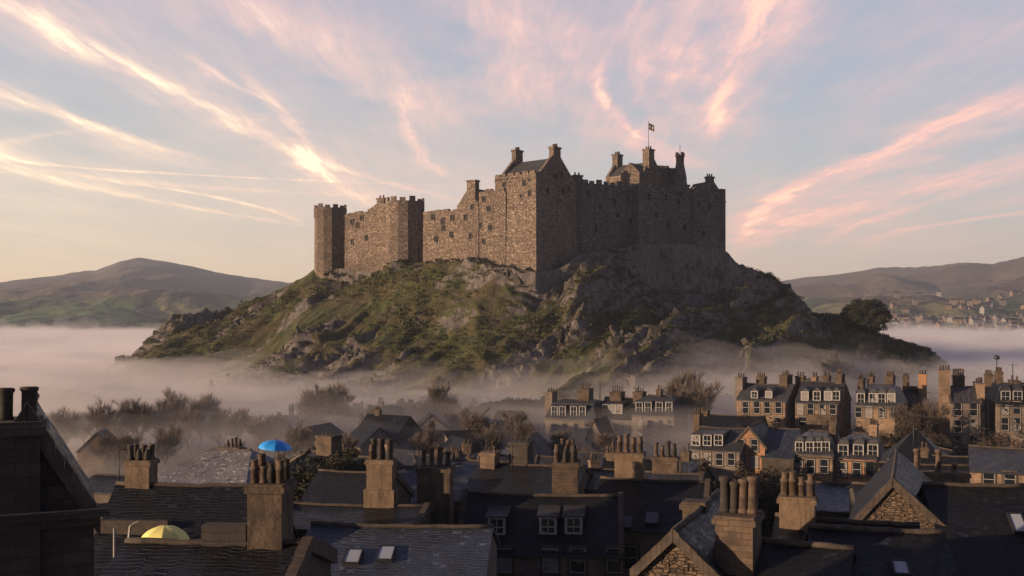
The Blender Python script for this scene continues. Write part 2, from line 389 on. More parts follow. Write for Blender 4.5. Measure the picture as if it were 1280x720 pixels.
M['white'] = plain('white_painted_wood', (.30, .285, .265), .5, .35, 8, .1)
M['white_dirty'] = plain('grey_painted_wood', (.22, .205, .185), .6, .2, 8, .1)
M['iron'] = plain('black_iron', (.02, .02, .022), .5, .2, 8, .1)
M['dark'] = plain('dark_opening', (.008, .007, .007), .9, .2, 4, .1)
def glass(g):
    rnd = g.n('ShaderNodeObjectInfo').outputs['Random']; ob = g.n('ShaderNodeTexCoord').outputs['Object']
    n = g.noise(g.n('ShaderNodeVectorMath', {0: ob, 1: g.n('ShaderNodeCombineXYZ', {0: g.m('MULTIPLY', rnd, 40.0)}).outputs[0]}, operation='ADD').outputs[0], 1.3, 2, .5)
    k = g.m('GREATER_THAN', g.m('ADD', g.m('MULTIPLY', rnd, .6), g.m('MULTIPLY', n, .7)), .78)          # pale sky reflections painted into some panes, doubling as curtains
    bsdf(g, g.mix(k, (.012, .015, .02), (.20, .19, .18)), .07, **{'Specular IOR Level': .9})
M['glass'] = mat('window_glass', glass)
M['skyglass'] = mat('skylight_glass', lambda g: bsdf(g, (.30, .33, .37), .08, **{'Specular IOR Level': 1.0}))
# ------------------------------------------------------------------ land
def rock_ground(name, scale=1.0):
    def fn(g):
        tc = g.n('ShaderNodeTexCoord'); ob = tc.outputs['Object']
        nz = g.n('ShaderNodeSeparateXYZ', {0: g.n('ShaderNodeNewGeometry').outputs['Normal']}).outputs[2]
        n1 = g.noise(ob, .09, 6, .65); n4 = g.noise(ob, .03, 4, .6)
        rt = g.n('ShaderNodeMapping', {'Vector': ob, 'Rotation': (0, R(38), R(-35)), 'Scale': (1.0, .35, .45)}).outputs[0]
        n2 = g.noise(rt, .7, 7, .72, .6); n3 = g.noise(rt, 2.6, 5, .72)
        k = g.m('ADD', nz, g.m('ADD', g.m('MULTIPLY', g.m('SUBTRACT', n1, .5), .9), g.m('MULTIPLY', g.m('SUBTRACT', n2, .5), .8)))
        cliff = g.n('ShaderNodeVertexColor', layer_name='cliff').outputs[0]
        k = g.m('SUBTRACT', k, g.m('MULTIPLY', cliff, .8))
        grassy = g.mr(k, .44, .60)
        rock = g.mix(g.mr(n2, .3, .7), (.035, .031, .029), (.24, .205, .18))
        rock = g.mix(g.mr(n3, .58, .75), rock, (.30, .235, .195))
        grass = g.mix(g.mr(n2, .35, .65), (.016, .022, .006), (.085, .092, .018))
        grass = g.mix(g.m('MULTIPLY', g.mr(n1, .45, .62), .75), grass, (.085, .058, .03))
        grass = g.mix(g.m('MULTIPLY', g.mr(n3, .5, .7), .4), grass, (.12, .12, .035))
        c = g.mix(grassy, rock, grass)
        h = g.m('ADD', g.m('MULTIPLY', n2, 1.6), g.m('MULTIPLY', n3, .5))
        bsdf(g, c, .95, h, .9, .6)
    return mat(name, fn)
M['crag'] = rock_ground('crag')

ci = lambda tab, q: np.interp(q, [a for a, b in tab], [b for a, b in tab])
CREST = [(110, 470), (150, 458), (185, 441), (205, 419), (222, 402), (235, 398), (290, 396), (330, 376), (360, 357), (392, 336), (433, 335), (480, 337), (500, 329), (572, 328), (600, 330), (620, 335), (670, 341),
         (700, 335), (722, 318), (760, 314), (797, 306), (850, 304), (905, 312), (912, 318), (925, 335), (965, 350), (985, 362), (1000, 376), (1015, 396), (1050, 402), (1110, 422), (1150, 443), (1180, 462), (1250, 485)]
YC = [(110, 390), (393, 366), (480, 348), (572, 329), (620, 314), (670, 303), (720, 317), (797, 333), (908, 351), (1000, 358), (1250, 372)]
CLIFF = [(110, 0), (560, 0), (620, .8), (665, 1.5), (700, 2), (760, 4), (790, 8), (815, 13), (900, 14), (930, 5), (960, 1), (1250, 0)]
def crag_height(q, d):
    """q: bearing of a column (px), d: metres in front of the crest"""
    yc = ci(YC, q); z0 = CZ + (HY - ci(CREST, q)) / FOC * yc
    zf = 6.0; D = ci([(110, 60), (393, 95), (670, 88), (1000, 100), (1250, 60)], q)
    cl = ci(CLIFF, q)
    t = np.clip(d / D, 0, 1.2)
    g = np.where(t < 1, 1 - (1 - t) ** 1.25 * 1.0, 1 + (t - 1) * .3)
    front = z0 - cl * np.clip((d - 1) / 5.0, 0, 1) - (z0 - cl - zf) * np.clip(g, 0, 1.3)
    bk = np.clip(-d, 0, 200)
    incas = np.clip((q - 385) / 30, 0, 1) * np.clip((912 - q) / 14, 0, 1)
    back = z0 - (1 - incas) * (.25 * bk) - .5 * np.clip(bk - 70, 0, 200)
    return np.where(d > 0, front, back), cl
def build_crag():
    q1 = np.arange(112, 1250, 1.9)
    d1 = np.concatenate([np.arange(-120, -12, 4.0), np.arange(-12, 60, .62), np.arange(60, 125, 1.1)])[::-1]
    Q, D = np.meshgrid(q1, d1)
    Yc = ci(YC, Q); Ys = ci([(110, 385), (393, 352), (520, 340), (670, 328), (800, 330), (908, 345), (1250, 372)], Q); Ym = sum(ci(YC, Q + k) for k in range(-75, 76, 10)) / 16; Yw = Yc - D + (Ym - Yc) * np.clip(D / 14, 0, 1) + (Ys - Ym) * np.clip(D / 45, 0, 1) ** 1.5; X = (Q - 640) / FOC * Yc + (Q - 640) / FOC * (-D) * .55; 
    H, cl = crag_height(Q, D)
    w = np.clip((D + 1.0) / 6, 0, 1) * np.clip((135 - D) / 30, 0, 1)     # noise fades in below the walls
    side = np.clip((392 - Q) / 20, 0, 1) + np.clip((Q - 915) / 14, 0, 1); w = np.maximum(w, np.clip(side, 0, 1) * .55)
    A = X + .75 * D; B = D - .3 * X
    p = V3(A / 26, B / 75, H * 0 + 2)
    r1 = fbm(p + .35 * (fbm(V3(X / 30, Yw / 30, 3), 3)[..., None] - .5) * 2, 4, .5, 3, True) - .62
    r2 = fbm(V3(A / 7.5, B / 20, 5), 4, .55, 11, True) - .6
    r3 = fbm(V3(A / 2.6, B / 6.5, H / 5), 4, .6, 23, True) - .6
    rocky = np.clip((fbm(V3(A / 9, B / 42, 9), 4, .55, 41) - .50) * 6, 0, 1)
    rocky = np.maximum(rocky, np.clip(cl / 8, 0, 1) * np.clip((28 - D) / 10, 0, 1))
    steep = np.clip(cl / 6, 0, 1) * np.clip((12 - D) / 4, 0, 1)
    Z = H + w * (12 * r1 * (1 - steep * .7) + (2.2 + 2 * rocky) * r2 + (.5 + 1.6 * rocky) * r3)
    # crags: terraces with steep risers
    st = 3.4; ph = Z / st + 3.2 * fbm(V3(A / 9, B / 30, 1), 4, .6, 77)
    ter = (np.floor(ph) + np.clip((ph - np.floor(ph) - .35) / .3, 0, 1)) - ph
    Z = Z + w * rocky * ter * st * .35
    push = w * ((1 + 3 * rocky) * r2 + (.4 + 2.2 * rocky) * r3 + 5 * r1)
    Yw = Yw - push * .8; X = X - push * .35
    o = grid_mesh('hill', X[:, :], Yw, Z, [M['crag']])
    va = o.data.color_attributes.new('cliff', 'FLOAT_COLOR', 'POINT')
    c = np.clip(np.maximum(rocky * .55, steep) , 0, 1) * np.ones_like(X); a = np.stack([c, c, c, np.ones_like(c)], -1).astype(np.float32)
    va.data.foreach_set('color', a.ravel())
    tag(o, 'craggy castle rock with grass, scree and cliffs rising out of the mist', None, None, 'structure')
    return o, X, Yw, Z, rocky * np.ones_like(X)
hill, HX, HYY, HZ, ROCKY = build_crag()
HPTS = np.stack([HX, HYY, HZ], -1)

M['rock'] = mat('bare_crag_rock', lambda g: (lambda ob, n, n2: bsdf(g, g.mix(g.mr(n2, .35, .65), g.mix(g.mr(n, .3, .7), (.020, .017, .015), (.105, .083, .069)), g.mix(g.mr(n, .4, .7), (.03, .032, .014), (.15, .118, .098))), .93, n, 1.0, .35))(
    g.n('ShaderNodeTexCoord').outputs['Object'], g.noise(g.n('ShaderNodeTexCoord').outputs['Object'], 1.6, 6, .72, .5), g.noise(g.n('ShaderNodeTexCoord').outputs['Object'], .12, 3, .5)))
def crag_slabs():
    """angular slabs and ledges standing out of the slope"""
    rng = np.random.default_rng(21)
    t = (1 + 5 ** .5) / 2
    iv = np.array([(-1, t, 0), (1, t, 0), (-1, -t, 0), (1, -t, 0), (0, -1, t), (0, 1, t), (0, -1, -t), (0, 1, -t), (t, 0, -1), (t, 0, 1), (-t, 0, -1), (-t, 0, 1)], float); iv /= np.linalg.norm(iv[0])
    fc = np.array([(0, 11, 5), (0, 5, 1), (0, 1, 7), (0, 7, 10), (0, 10, 11), (1, 5, 9), (5, 11, 4), (11, 10, 2), (10, 7, 6), (7, 1, 8), (3, 9, 4), (3, 4, 2), (3, 2, 6), (3, 6, 8), (3, 8, 9), (4, 9, 5), (2, 4, 11), (6, 2, 10), (8, 6, 7), (9, 8, 1)])
    V, Fc = [], []
    n = 0; tries = 0
    while n < 1500 and tries < 60000:
        tries += 1
        a = rng.integers(2, HX.shape[0] - 2); b = rng.integers(2, HX.shape[1] - 2); p = HPTS[a, b]; q = 640 + p[0] / p[1] * FOC
        if p[2] < 7 or p[1] > ci(YC, q) - 1.5 and 388 < q < 912: continue
        d = ci(YC, q) - p[1]; cl = ci(CLIFF, q)
        m = ROCKY[a, b]
        if m < .5 and not (cl > 4 and d < 22): continue
        if rng.random() > .35 + .6 * m: continue
        big = rng.uniform(.4, 1.5) * (1.9 if rng.random() < .15 else 1)
        s = np.array([1.0, .8, 2.3 if rng.random() < .7 else 1.2]) * big * rng.uniform(.7, 1.3, 3)
        v = iv * (1 + rng.uniform(-.32, .32, (12, 1))); v = np.sign(v) * np.abs(v) ** .75 * s
        tx, tz = R(rng.normal(-28, 14)), R(rng.normal(35, 18)); cx, sx_ = math.cos(tx), math.sin(tx); cz, sz = math.cos(tz), math.sin(tz); ty = R(rng.normal(28, 14)); cy, sy = math.cos(ty), math.sin(ty)
        Rm = np.array([[cz, -sz, 0], [sz, cz, 0], [0, 0, 1]]) @ np.array([[cy, 0, sy], [0, 1, 0], [-sy, 0, cy]]) @ np.array([[1, 0, 0], [0, cx, -sx_], [0, sx_, cx]])
        V.append(v @ Rm.T + p - np.array([0, -.6, .8]) * big); Fc.append(fc + 12 * n); n += 1
    me = bpy.data.meshes.new('crag_slabs'); me.from_pydata(np.concatenate(V).tolist(), [], np.concatenate(Fc).tolist()); me.materials.append(M['rock'])
    o = bpy.data.objects.new('crag_rocks', me); COL.objects.link(o); tag(o, 'bare grey broken rock ledges and scree on the castle rock', None, None, 'stuff')
def build_ground():
    # one sheet to the horizon; the old town slopes down towards the valley
    ys = np.concatenate([np.arange(-60, 400, 12.0), np.geomspace(400, 9000, 40)]); xs = np.linspace(-1, 1, 61)
    Yg, U = np.meshgrid(ys, xs, indexing='ij'); Xg = U * (250 + np.abs(Yg) * 1.3)
    Zg = GZ(Xg, Yg)
    def fn(g):
        ob = g.n('ShaderNodeTexCoord').outputs['Object']; n = g.noise(ob, .05, 6, .6); n2 = g.noise(ob, .6, 5, .6)
        c = g.mix(g.mr(n, .4, .6), (.035, .032, .03), (.05, .055, .025)); c = g.mix(g.m('MULTIPLY', n2, .6), c, (.06, .05, .04))
        bsdf(g, c, .95, n2, .5, .3)
    o = grid_mesh('ground', Xg, Yg, Zg, [mat('town_ground', fn)])
    tag(o, 'dark valley floor under the town', None, None, 'structure')
def GZ(x, y):
    """height of the town's ground"""
    z = np.interp(y, [-60, 30, 100, 150, 190, 260, 500], [10, 9, 4, 2.5, 3, 1, 0])
    r = np.clip((x - 25) / 60, 0, 1) * np.interp(y, [100, 150, 185, 230, 300], [0, 2, 7, 6, 0])
    return z + r
crag_slabs()
build_ground()

def build_far_hills():
    CR = [(-500, 372), (-200, 365), (0, 353), (60, 345), (90, 341), (120, 337), (150, 325.5), (175, 322.5), (202, 325), (240, 333), (262, 338), (310, 347), (345, 351), (400, 357), (520, 366), (700, 372), (860, 366), (930, 356), (975, 351), (1010, 346), (1060, 341), (1100, 334),
          (1165, 333), (1198, 328), (1240, 330), (1262, 325), (1285, 320), (1400, 316), (1550, 330), (1800, 350)]
    q = np.arange(-500, 1800, 4.0); yy = np.geomspace(1050, 4200, 150)
    Yg, Q = np.meshgrid(yy, q, indexing='ij'); X = (Q - 640) / FOC * Yg
    Yr = 3300 + 300 * np.sin(Q / 130)
    top = CZ + (HY - ci(CR, Q)) / FOC * Yr
    t = np.clip((Yg - 1050) / (Yr - 1050), 0, 1)
    g = .30 * t + .70 * t ** 2.1
    Z = 3 + (top - 3) * np.where(Yg <= Yr, g, 1) - np.clip(Yg - Yr, 0, 9999) * .12
    n = fbm(V3(X / 420, Yg / 420, 0), 5, .5, 5, True) - .6; n2 = fbm(V3(X / 90, Yg / 110, 2), 4, .55, 9) - .5
    Z = Z + (120 * n * np.sin(math.pi * np.clip(t, 0, 1)) + 12 * n2) * np.clip(t * 4, 0, 1)
    def fn(gg):
        ob = gg.n('ShaderNodeTexCoord').outputs['Object']
        wob = gg.n('ShaderNodeTexNoise', {'Vector': ob, 'Scale': .006, 'Detail': 3})
        off = gg.n('ShaderNodeVectorMath', {0: wob.outputs['Color'], 3: 180.0}, operation='SCALE').outputs[0]
        v = gg.n('ShaderNodeVectorMath', {0: ob, 1: off}, operation='ADD').outputs[0]
        vo = gg.n('ShaderNodeTexVoronoi', {'Vector': v, 'Scale': .0065}); rnd = gg.n('ShaderNodeSeparateColor', {0: vo.outputs['Color']})
        ve = gg.n('ShaderNodeTexVoronoi', {'Vector': v, 'Scale': .0065}, feature='DISTANCE_TO_EDGE').outputs[0]
        field = gg.ramp(rnd.outputs[0], [(0, (.045, .09, .02)), (.3, (.10, .17, .035)), (.5, (.06, .11, .03)), (.7, (.17, .16, .06)), (.85, (.05, .065, .025)), (1, (.13, .11, .05))], 'CONSTANT')
        field = gg.mix(gg.mr(ve, .06, .02), field, (.018, .022, .012))
        n1 = gg.noise(ob, .004, 6, .65); n3 = gg.noise(ob, .02, 5, .6)
        wood = gg.mr(n3, .52, .6)
        field = gg.mix(gg.m('MULTIPLY', wood, .7), field, (.025, .028, .014))
        moor = gg.mix(gg.mr(n1, .35, .65), (.05, .035, .025), (.15, .10, .065))
        moor = gg.mix(gg.m('MULTIPLY', gg.mr(n3, .4, .7), .5), moor, (.06, .06, .03))
        z = gg.n('ShaderNodeSeparateXYZ', {0: ob}).outputs[2]
        k = gg.mr(gg.m('ADD', z, gg.m('MULTIPLY', gg.m('SUBTRACT', n1, .5), 120.0)), 60, 90)
        c = gg.mix(k, field, moor)
        bsdf(gg, c, .95, n3, 1.0, 12.0)
    o = grid_mesh('far_hills', X, Yg, Z, [mat('far_hill_fields', fn)])
    tag(o, 'far rounded hills with fields below and brown moor above', None, None, 'structure')
    def zf(px, Y):
        i = int(np.argmin(abs(yy - Y))); j = int(np.argmin(abs(q - px))); return Z[i, j]
    return zf
FARZ = build_far_hills()

# ------------------------------------------------------------------ air and mist
def volume(name, col, dens):
    m = bpy.data.materials.new(name); m.use_nodes = True; g = NT(m.node_tree)
    v = g.n('ShaderNodeVolumePrincipled', {'Color': (*col, 1), 'Density': dens, 'Anisotropy': .1})
    g.n('ShaderNodeOutputMaterial', {'Volume': v.outputs[0]}); m.cycles.homogeneous_volume = True
    return m
def build_haze():
    F = Frame(640, 0, 0); m = MB(); m.box(F, -5200, 5200, -65, 4700, -4, 345)
    o = m.build('haze', volume('haze_air', (.76, .85, 1.0), HAZE_D)); tag(o, 'thin dawn haze filling the valley', None, None, 'stuff')
HAZE_D = 1.1e-4
def mist_sheet(name, y0, y1, base, amp, dens, seed, sc=60, xr=None, ramp_in=60, mat_=None, q0=-300, q1=1580):
    q = np.linspace(q0, q1, 260); yy = np.geomspace(y0, y1, 130)
    Yg, Q = np.meshgrid(yy, q, indexing='ij'); X = (Q - 640) / FOC * Yg
    n = fbm(V3(X / sc, Yg / (sc * .8), seed), 5, .52, seed) - .5
    n += .7 * (fbm(V3(X / (sc * .3), Yg / (sc * .24), seed), 5, .6, seed + 5) - .5)
    edge = np.clip((Yg - y0) / ramp_in, 0, 1) ** .8 * np.clip((y1 - Yg) / (y1 * .1), 0, 1) * np.clip((Q - q0) / 60, 0, 1) * np.clip((q1 - Q) / 60, 0, 1)
    top = -1.5 + (base + 1.5 + amp * 2 * n * (1 + np.clip((Yg - 350) / 700, 0, 1.5))) * edge
    if xr is not None: top = top + ci(xr, Q) * edge
    top = np.maximum(top, -1.45); top[0] = top[-1] = -1.5; top[:, 0] = top[:, -1] = -1.5
    nr, nc = X.shape; idx = np.arange(nr * nc).reshape(nr, nc)
    f = np.stack([idx[:-1, :-1], idx[:-1, 1:], idx[1:, 1:], idx[1:, :-1]], -1).reshape(-1, 4).tolist()
    b = nr * nc; ring = [*idx[0, :], *idx[1:, -1], *idx[-1, -2::-1], *idx[-2:0:-1, 0]]
    v = np.stack([X, Yg, top], -1).reshape(-1, 3).tolist()
    low = [(v[i][0], v[i][1], -3.0) for i in ring]; k = len(ring)
    v += low
    for i in range(k):
        j = (i + 1) % k; f.append([ring[j], ring[i], b + i, b + j])
    f.append([b + i for i in reversed(range(k))])
    me = bpy.data.meshes.new(name); me.from_pydata(v, [], f); me.materials.append(mat_ or volume(name + '_volume', (.975, .935, .92), dens))
    me.polygons.foreach_set('use_smooth', [True] * len(f))
    o = bpy.data.objects.new(name, me); COL.objects.link(o); tag(o, 'low pink dawn mist lying in the valley', None, None, 'stuff'); return o
MIST_ON = True
if MIST_ON:
    build_haze()
    RX = [(-300, 3.5), (300, 3), (500, 0), (700, -.5), (850, 3), (1000, 1.5), (1100, -3), (1600, -3)]
    RX2 = [(-300, -2.5), (250, -3.5), (500, -1.5), (700, 0), (850, 4), (1000, 2), (1100, -3), (1600, -3)]
    for k, (y0, base, amp, dens, sc) in enumerate([(108, 8, 4, .0042, 60), (130, 11, 4.5, .0062, 55), (152, 13.5, 5, .0075, 50), (178, 14.5, 5.5, .0045, 48), (195, 16, 6, .005, 44),
                                                   (205, 17.5, 6.5, .006, 42), (215, 18.5, 7.5, .006, 46), (225, 19, 9, .005, 40), (232, 17, 13, .0045, 36), (236, 13, 19, .004, 44)]):
        mist_sheet('mist', y0, 1350, base, amp, dens, k + 1, sc, RX if k < 3 else RX2, 80 if k < 4 else 55)
# ------------------------------------------------------------------ castle
def merlons(m, F, a0, a1, b0, z, w=1.5, gap=1.1, h=1.5, th=.8, rnd=None, ragged=.25):
    rnd = rnd or random.Random(int(abs(a0 * 7 + a1 * 3 + z)))
    a = a0
    m.box(F, a0, a1, b0 - .12, b0 + th, z - .35, z + .75)
    while a < a1 - .3:
        ww = min(w * rnd.uniform(.8, 1.2), a1 - a); hh = h * rnd.uniform(1 - ragged, 1 + ragged)
        if rnd.random() > ragged * .5: m.box(F, a, a + ww, b0 - .1, b0 + th - .02, z + .752, z + .75 + hh)
        a += ww + gap * rnd.uniform(.8, 1.3)
def octagon(c, r, n=8, rot=0.0):
    return [Vector((c.x + r * math.cos(rot + 2 * math.pi * k / n), c.y + r * math.sin(rot + 2 * math.pi * k / n), 0)) for k in range(n)]
def build_castle():
    FL = Frame(393, 366, -35); FR = Frame(720, 324, 28)
    P0 = P(670, 309.5); FK = Frame(0, 0, -40, o=P0); FK.o = FK.o - FK.u * 16.8; FK.o.z = 0
    root = empty('castle', (P0.x, P0.y, 44), 0, 'large medieval stone castle with towers and battlements on top of the crag', 'castle')
    st = M['castle']
    def part(m, name, mt=st, parent=None): return m.build(name, mt, parent or root)
    wins = []
    def slit(F, a, z, b=0.0, w=1.0, h=1.7, name='window'):
        m = MB(); s = .22
        for (x0, x1, z0, z1) in ((a - w / 2 - s, a - w / 2, z - s, z + h + s), (a + w / 2, a + w / 2 + s, z - s, z + h + s), (a - w / 2, a + w / 2, z + h, z + h + s), (a - w / 2, a + w / 2, z - s, z)):
            m.box(F, x0, x1, b - .14, b + .1, z0, z1)
        o = part(m, name, M['castle_dark'])
        MB().box(F, a - w / 2, a + w / 2, b - .02, b + .2, z, z + h).build('opening', M['dark'], o)
    def chimney(F, a, b, w, d, z0, z1, pots=2, mt=None):
        m = MB(); m.box(F, a - w / 2, a + w / 2, b - d / 2, b + d / 2, z0, z1 - .5); m.box(F, a - w / 2 - .25, a + w / 2 + .25, b - d / 2 - .25, b + d / 2 + .25, z1 - .498, z1)
        o = part(m, 'chimney', mt or M['castle_dark'])
        for k in range(pots):
            q = F.p(a - w / 2 + w * (k + .5) / pots, b, z1 + .002); MB().lathe(q, [(.32, 0), (.28, .5), (.24, .9), (.3, 1.0)], 8).build('chimney_pot', M['clay_dark'], o)
        return o
    # --- left tower
    def tower(px, Y, r, ytop, ybase, rot):
        c = P(px, Y); n = 12; zt = zat(ytop, Y); zb = zat(ybase, Y)
        ro = empty('tower', c, 0) if False else None
        m = MB(); m.prism(octagon(c, r * 1.04, n, rot), zb - 8, zt - 3, 0, octagon(c, r, n, rot)); m.prism(octagon(c, r * 1.05, n, rot), zt - 3.0, zt - .2)
        t = part(m, 'tower')
        m = MB(); oc = octagon(c, r * 1.06, n, rot)
        rnd = random.Random(px)
        for k in range(n):
            p, q = oc[k], oc[(k + 1) % n]; d = (q - p); L = d.length; F = Frame(0, 0, math.degrees(math.atan2(d.y, d.x)), o=p)
            m.box(F, 0.02, L - .02, 0.02, .75, zt - .198, zt + .5)
            for j in range(1):
                a = L * .2; m.box(F, a, a + L * .55, 0, .7, zt + .502, zt + 1.7 + rnd.uniform(-.5, .5))
        part(m, 'battlement', parent=t)
        return c, zt, zb
    rot = R(90 - 112.5 + 8)
    c1, z1t, z1b = tower(413, 366, 5.7, 263, 334, rot)
    c2, z2t, z2b = tower(506, 346, 6.6, 255, 330, rot)
    # --- walls left of the keep
    aw = lambda px: FL.at(px)
    a433, a462, a484, a528, a572, a600, a621 = [aw(x) for x in (428, 461, 486, 524, 572, 598, 622)]
    ZL = lambda py, px: FL.z(py, aw(px))
    def ragged_top(a0, a1, z0, z1, b0, th, m, n=7, seed=1):
        rnd = random.Random(seed)
        for k in range(n):
            x0 = a0 + (a1 - a0) * k / n; x1 = a0 + (a1 - a0) * (k + 1) / n; z = z0 + (z1 - z0) * k / n
            m.box(FL, x0 + .01, x1 - .01, b0 - .06, b0 + th, z - .4, z + rnd.uniform(.3, 1.2))
    m = MB(); za, zb_ = ZL(269, 433), ZL(264, 461)
    m.hexa([FL.p(a433, 1, 38), FL.p(a484 + 3, 1, 38), FL.p(a484 + 3, 13, 38), FL.p(a433, 13, 38), FL.p(a433, 1.3, za), FL.p(a484 + 3, 1.3, zb_), FL.p(a484 + 3, 13, zb_), FL.p(a433, 13, za)])
    w1 = part(m, 'wall'); m = MB(); ragged_top(a433, a461 if False else a462, za, zb_, 1.25, 1.2, m, 8, 3); part(m, 'battlement', parent=w1)
    # gable house with chimney against tower
    m = MB(); g0, g1 = aw(459), aw(487); gm = (g0 + g1) / 2; zt = ZL(252, 470)
    for b0, b1 in ((.6, 11),):
        v = [FL.p(g0, b0, zb_ - 12), FL.p(g1, b0, zb_ - 12), FL.p(g1, b0, zb_ + .6), FL.p(gm, b0, zt), FL.p(g0, b0, zb_ + .6)]
        w = [FL.p(g0, b1, zb_ - 12), FL.p(g1, b1, zb_ - 12), FL.p(g1, b1, zb_ + .6), FL.p(gm, b1, zt), FL.p(g0, b1, zb_ + .6)]
        m.face(v); m.face(w[::-1])
        for k in range(5): j = (k + 1) % 5; m.face([v[j], v[k], w[k], w[j]])
    part(m, 'gabled_wall'); chimney(FL, aw(473), 1.8, 3.2, 1.8, zt - 3, ZL(247, 473), 2, st)
    m = MB(); zc0, zc1 = ZL(267, 530), ZL(263, 570)
    m.hexa([FL.p(a528, 1.8, 38), FL.p(a572 + 1, 1.8, 38), FL.p(a572 + 1, 13, 38), FL.p(a528, 13, 38), FL.p(a528, 2.1, zc0), FL.p(a572 + 1, 2.1, zc1), FL.p(a572 + 1, 13, zc1), FL.p(a528, 13, zc0)])
    w2 = part(m, 'wall'); m = MB(); ragged_top(a528, a572, zc0, zc1, 2.05, 1.2, m, 9, 5); m.box(FL, aw(562), aw(567), 4, 6, zc1 - 1, zc1 + 2.2); part(m, 'battlement', parent=w2)
    # gabled range next to the keep
    m = MB(); zg = ZL(256, 580); zp = ZL(234, 588); gm = aw(586)
    m.box(FL, a572, a600 + .01, 0, 12, 36, zg)
    v = [FL.p(a572, 0, zg), FL.p(a600, 0, zg), FL.p(gm, 0, zp)]; w = [FL.p(a572, 12, zg), FL.p(a600, 12, zg), FL.p(gm, 12, zp)]
    m.face(v); m.face(w[::-1]); m.face([v[0], v[2], w[2], w[0]]); m.face([v[2], v[1], w[1], w[2]])
    part(m, 'gabled_wall'); chimney(FL, aw(588.5), 1.2, 3.4, 2.2, zp - 4, ZL(225, 588), 0, st)
    m = MB(); zr = ZL(241, 610); m.box(FL, a600, a621 + 3, .25, 12, 36, zr); w3 = part(m, 'wall')
    m = MB(); ragged_top(a600 + .2, a621 + 2.5, zr, zr + .4, .2, 1, m, 4, 8); part(m, 'battlement', parent=w3)
    # --- keep
    KW, KD = 16.8, 21.0
    zk = zat(219, 309.5)
    m = MB(); e = .5
    m.hexa([FK.p(-e, -e, 36), FK.p(KW + e, -e, 36), FK.p(KW + e, KD, 36), FK.p(-e, KD, 36), FK.p(0, 0, zk - 1), FK.p(KW, 0, zk - 1), FK.p(KW, KD, zk - 1), FK.p(0, KD, zk - 1)])
    m.box(FK, -.12, KW + .12, -.12, KD + .1, zk - .998, zk); keep = part(m, 'keep')
    m = MB(); merlons(m, FK, 0, KW, 0, zk + .002, 2.2, .7, .9, .8, random.Random(4), .12); part(m, 'battlement', parent=keep)
    gz = zat(196, 322); bm = 10.4
    for a, s in ((KW, 1), (0, -1)):
        m = MB(); th = 1.0; a0, a1 = (a - th, a + .02) if s > 0 else (a - .02, a + th)
        L = [(0.9, zk), (KD - .3, zk), (KD - 2.2, zk + 1.4), (bm + 1.6, gz), (bm - 1.6, gz)]
        v = [FK.p(a1, b, z) for b, z in L]; w = [FK.p(a0, b, z) for b, z in L]
        m.face(v); m.face(w[::-1])
        for k in range(5): j = (k + 1) % 5; m.face([v[j], v[k], w[k], w[j]])
        part(m, 'gable', parent=keep)
    m = MB(); rz = gz - 1.0
    for b0, b1 in ((1.1, bm), (KD - .6, bm)):
        z0 = zk + .4
        p = [FK.p(1.0, b0, z0), FK.p(KW - 1, b0, z0), FK.p(KW - 1, b1, rz), FK.p(1.0, b1, rz)]
        lo = [x - Vector((0, 0, .5)) for x in p]
        if b0 < b1: m.hexa(lo + p)
        else: m.hexa([lo[1], lo[0], lo[3], lo[2], p[1], p[0], p[3], p[2]])
    part(m, 'roof', M['slate_far'], keep)
    chimney(FK, .6, bm, 1.8, 3.6, gz - 2, zat(188, 328), 3, st); chimney(FK, KW - .6, bm, 1.8, 3.8, gz - 2, zat(184, 318), 4, st)
    for py, px in ((233, 630), (248, 628), (262, 640), (232, 655), (250, 652), (226, 662), (285, 648), (228, 637), (270, 660), (300, 634), (245, 662), (305, 655)):
        a = FK.at(px); slit(FK, a, FK.z(py, a), -.05 + 0)
    FS = Frame(0, 0, 50, o=FK.p(KW, 0, 0))
    for py, px in ((224, 694), (243, 684), (243, 704), (256, 700), (268, 679), (240, 711), (262, 712), (222, 702), (285, 690), (300, 702)):
        a = FS.at(px); slit(FS, a, FS.z(py, a), -.06, 1.0, 1.7)
    # --- right-hand walls
    ar = lambda px: FR.at(px)
    ZR = lambda py, px: FR.z(py, ar(px))
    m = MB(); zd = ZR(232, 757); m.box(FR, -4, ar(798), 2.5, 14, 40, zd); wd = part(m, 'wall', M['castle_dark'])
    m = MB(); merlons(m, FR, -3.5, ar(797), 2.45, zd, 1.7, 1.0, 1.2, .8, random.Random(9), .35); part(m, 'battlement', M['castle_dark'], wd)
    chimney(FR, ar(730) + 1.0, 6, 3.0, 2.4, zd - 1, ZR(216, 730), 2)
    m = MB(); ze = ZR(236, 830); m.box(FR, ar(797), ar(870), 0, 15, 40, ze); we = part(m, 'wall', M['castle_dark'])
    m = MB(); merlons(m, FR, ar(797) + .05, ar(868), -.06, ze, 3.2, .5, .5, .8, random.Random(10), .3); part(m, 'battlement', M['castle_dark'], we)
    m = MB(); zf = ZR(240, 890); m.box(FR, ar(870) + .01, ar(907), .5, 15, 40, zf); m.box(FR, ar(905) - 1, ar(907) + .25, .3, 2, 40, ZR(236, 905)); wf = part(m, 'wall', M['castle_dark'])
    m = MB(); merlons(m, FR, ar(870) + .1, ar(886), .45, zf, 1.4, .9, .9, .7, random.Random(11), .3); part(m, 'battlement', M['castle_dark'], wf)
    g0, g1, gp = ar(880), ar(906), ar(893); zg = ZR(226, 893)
    m = MB(); v = [FR.p(g0, 1.5, zf), FR.p(g1, 1.5, zf), FR.p(gp + 1, 1.5, zg), FR.p(gp - 1, 1.5, zg)]; w = [x + FR.v * 9 for x in v]
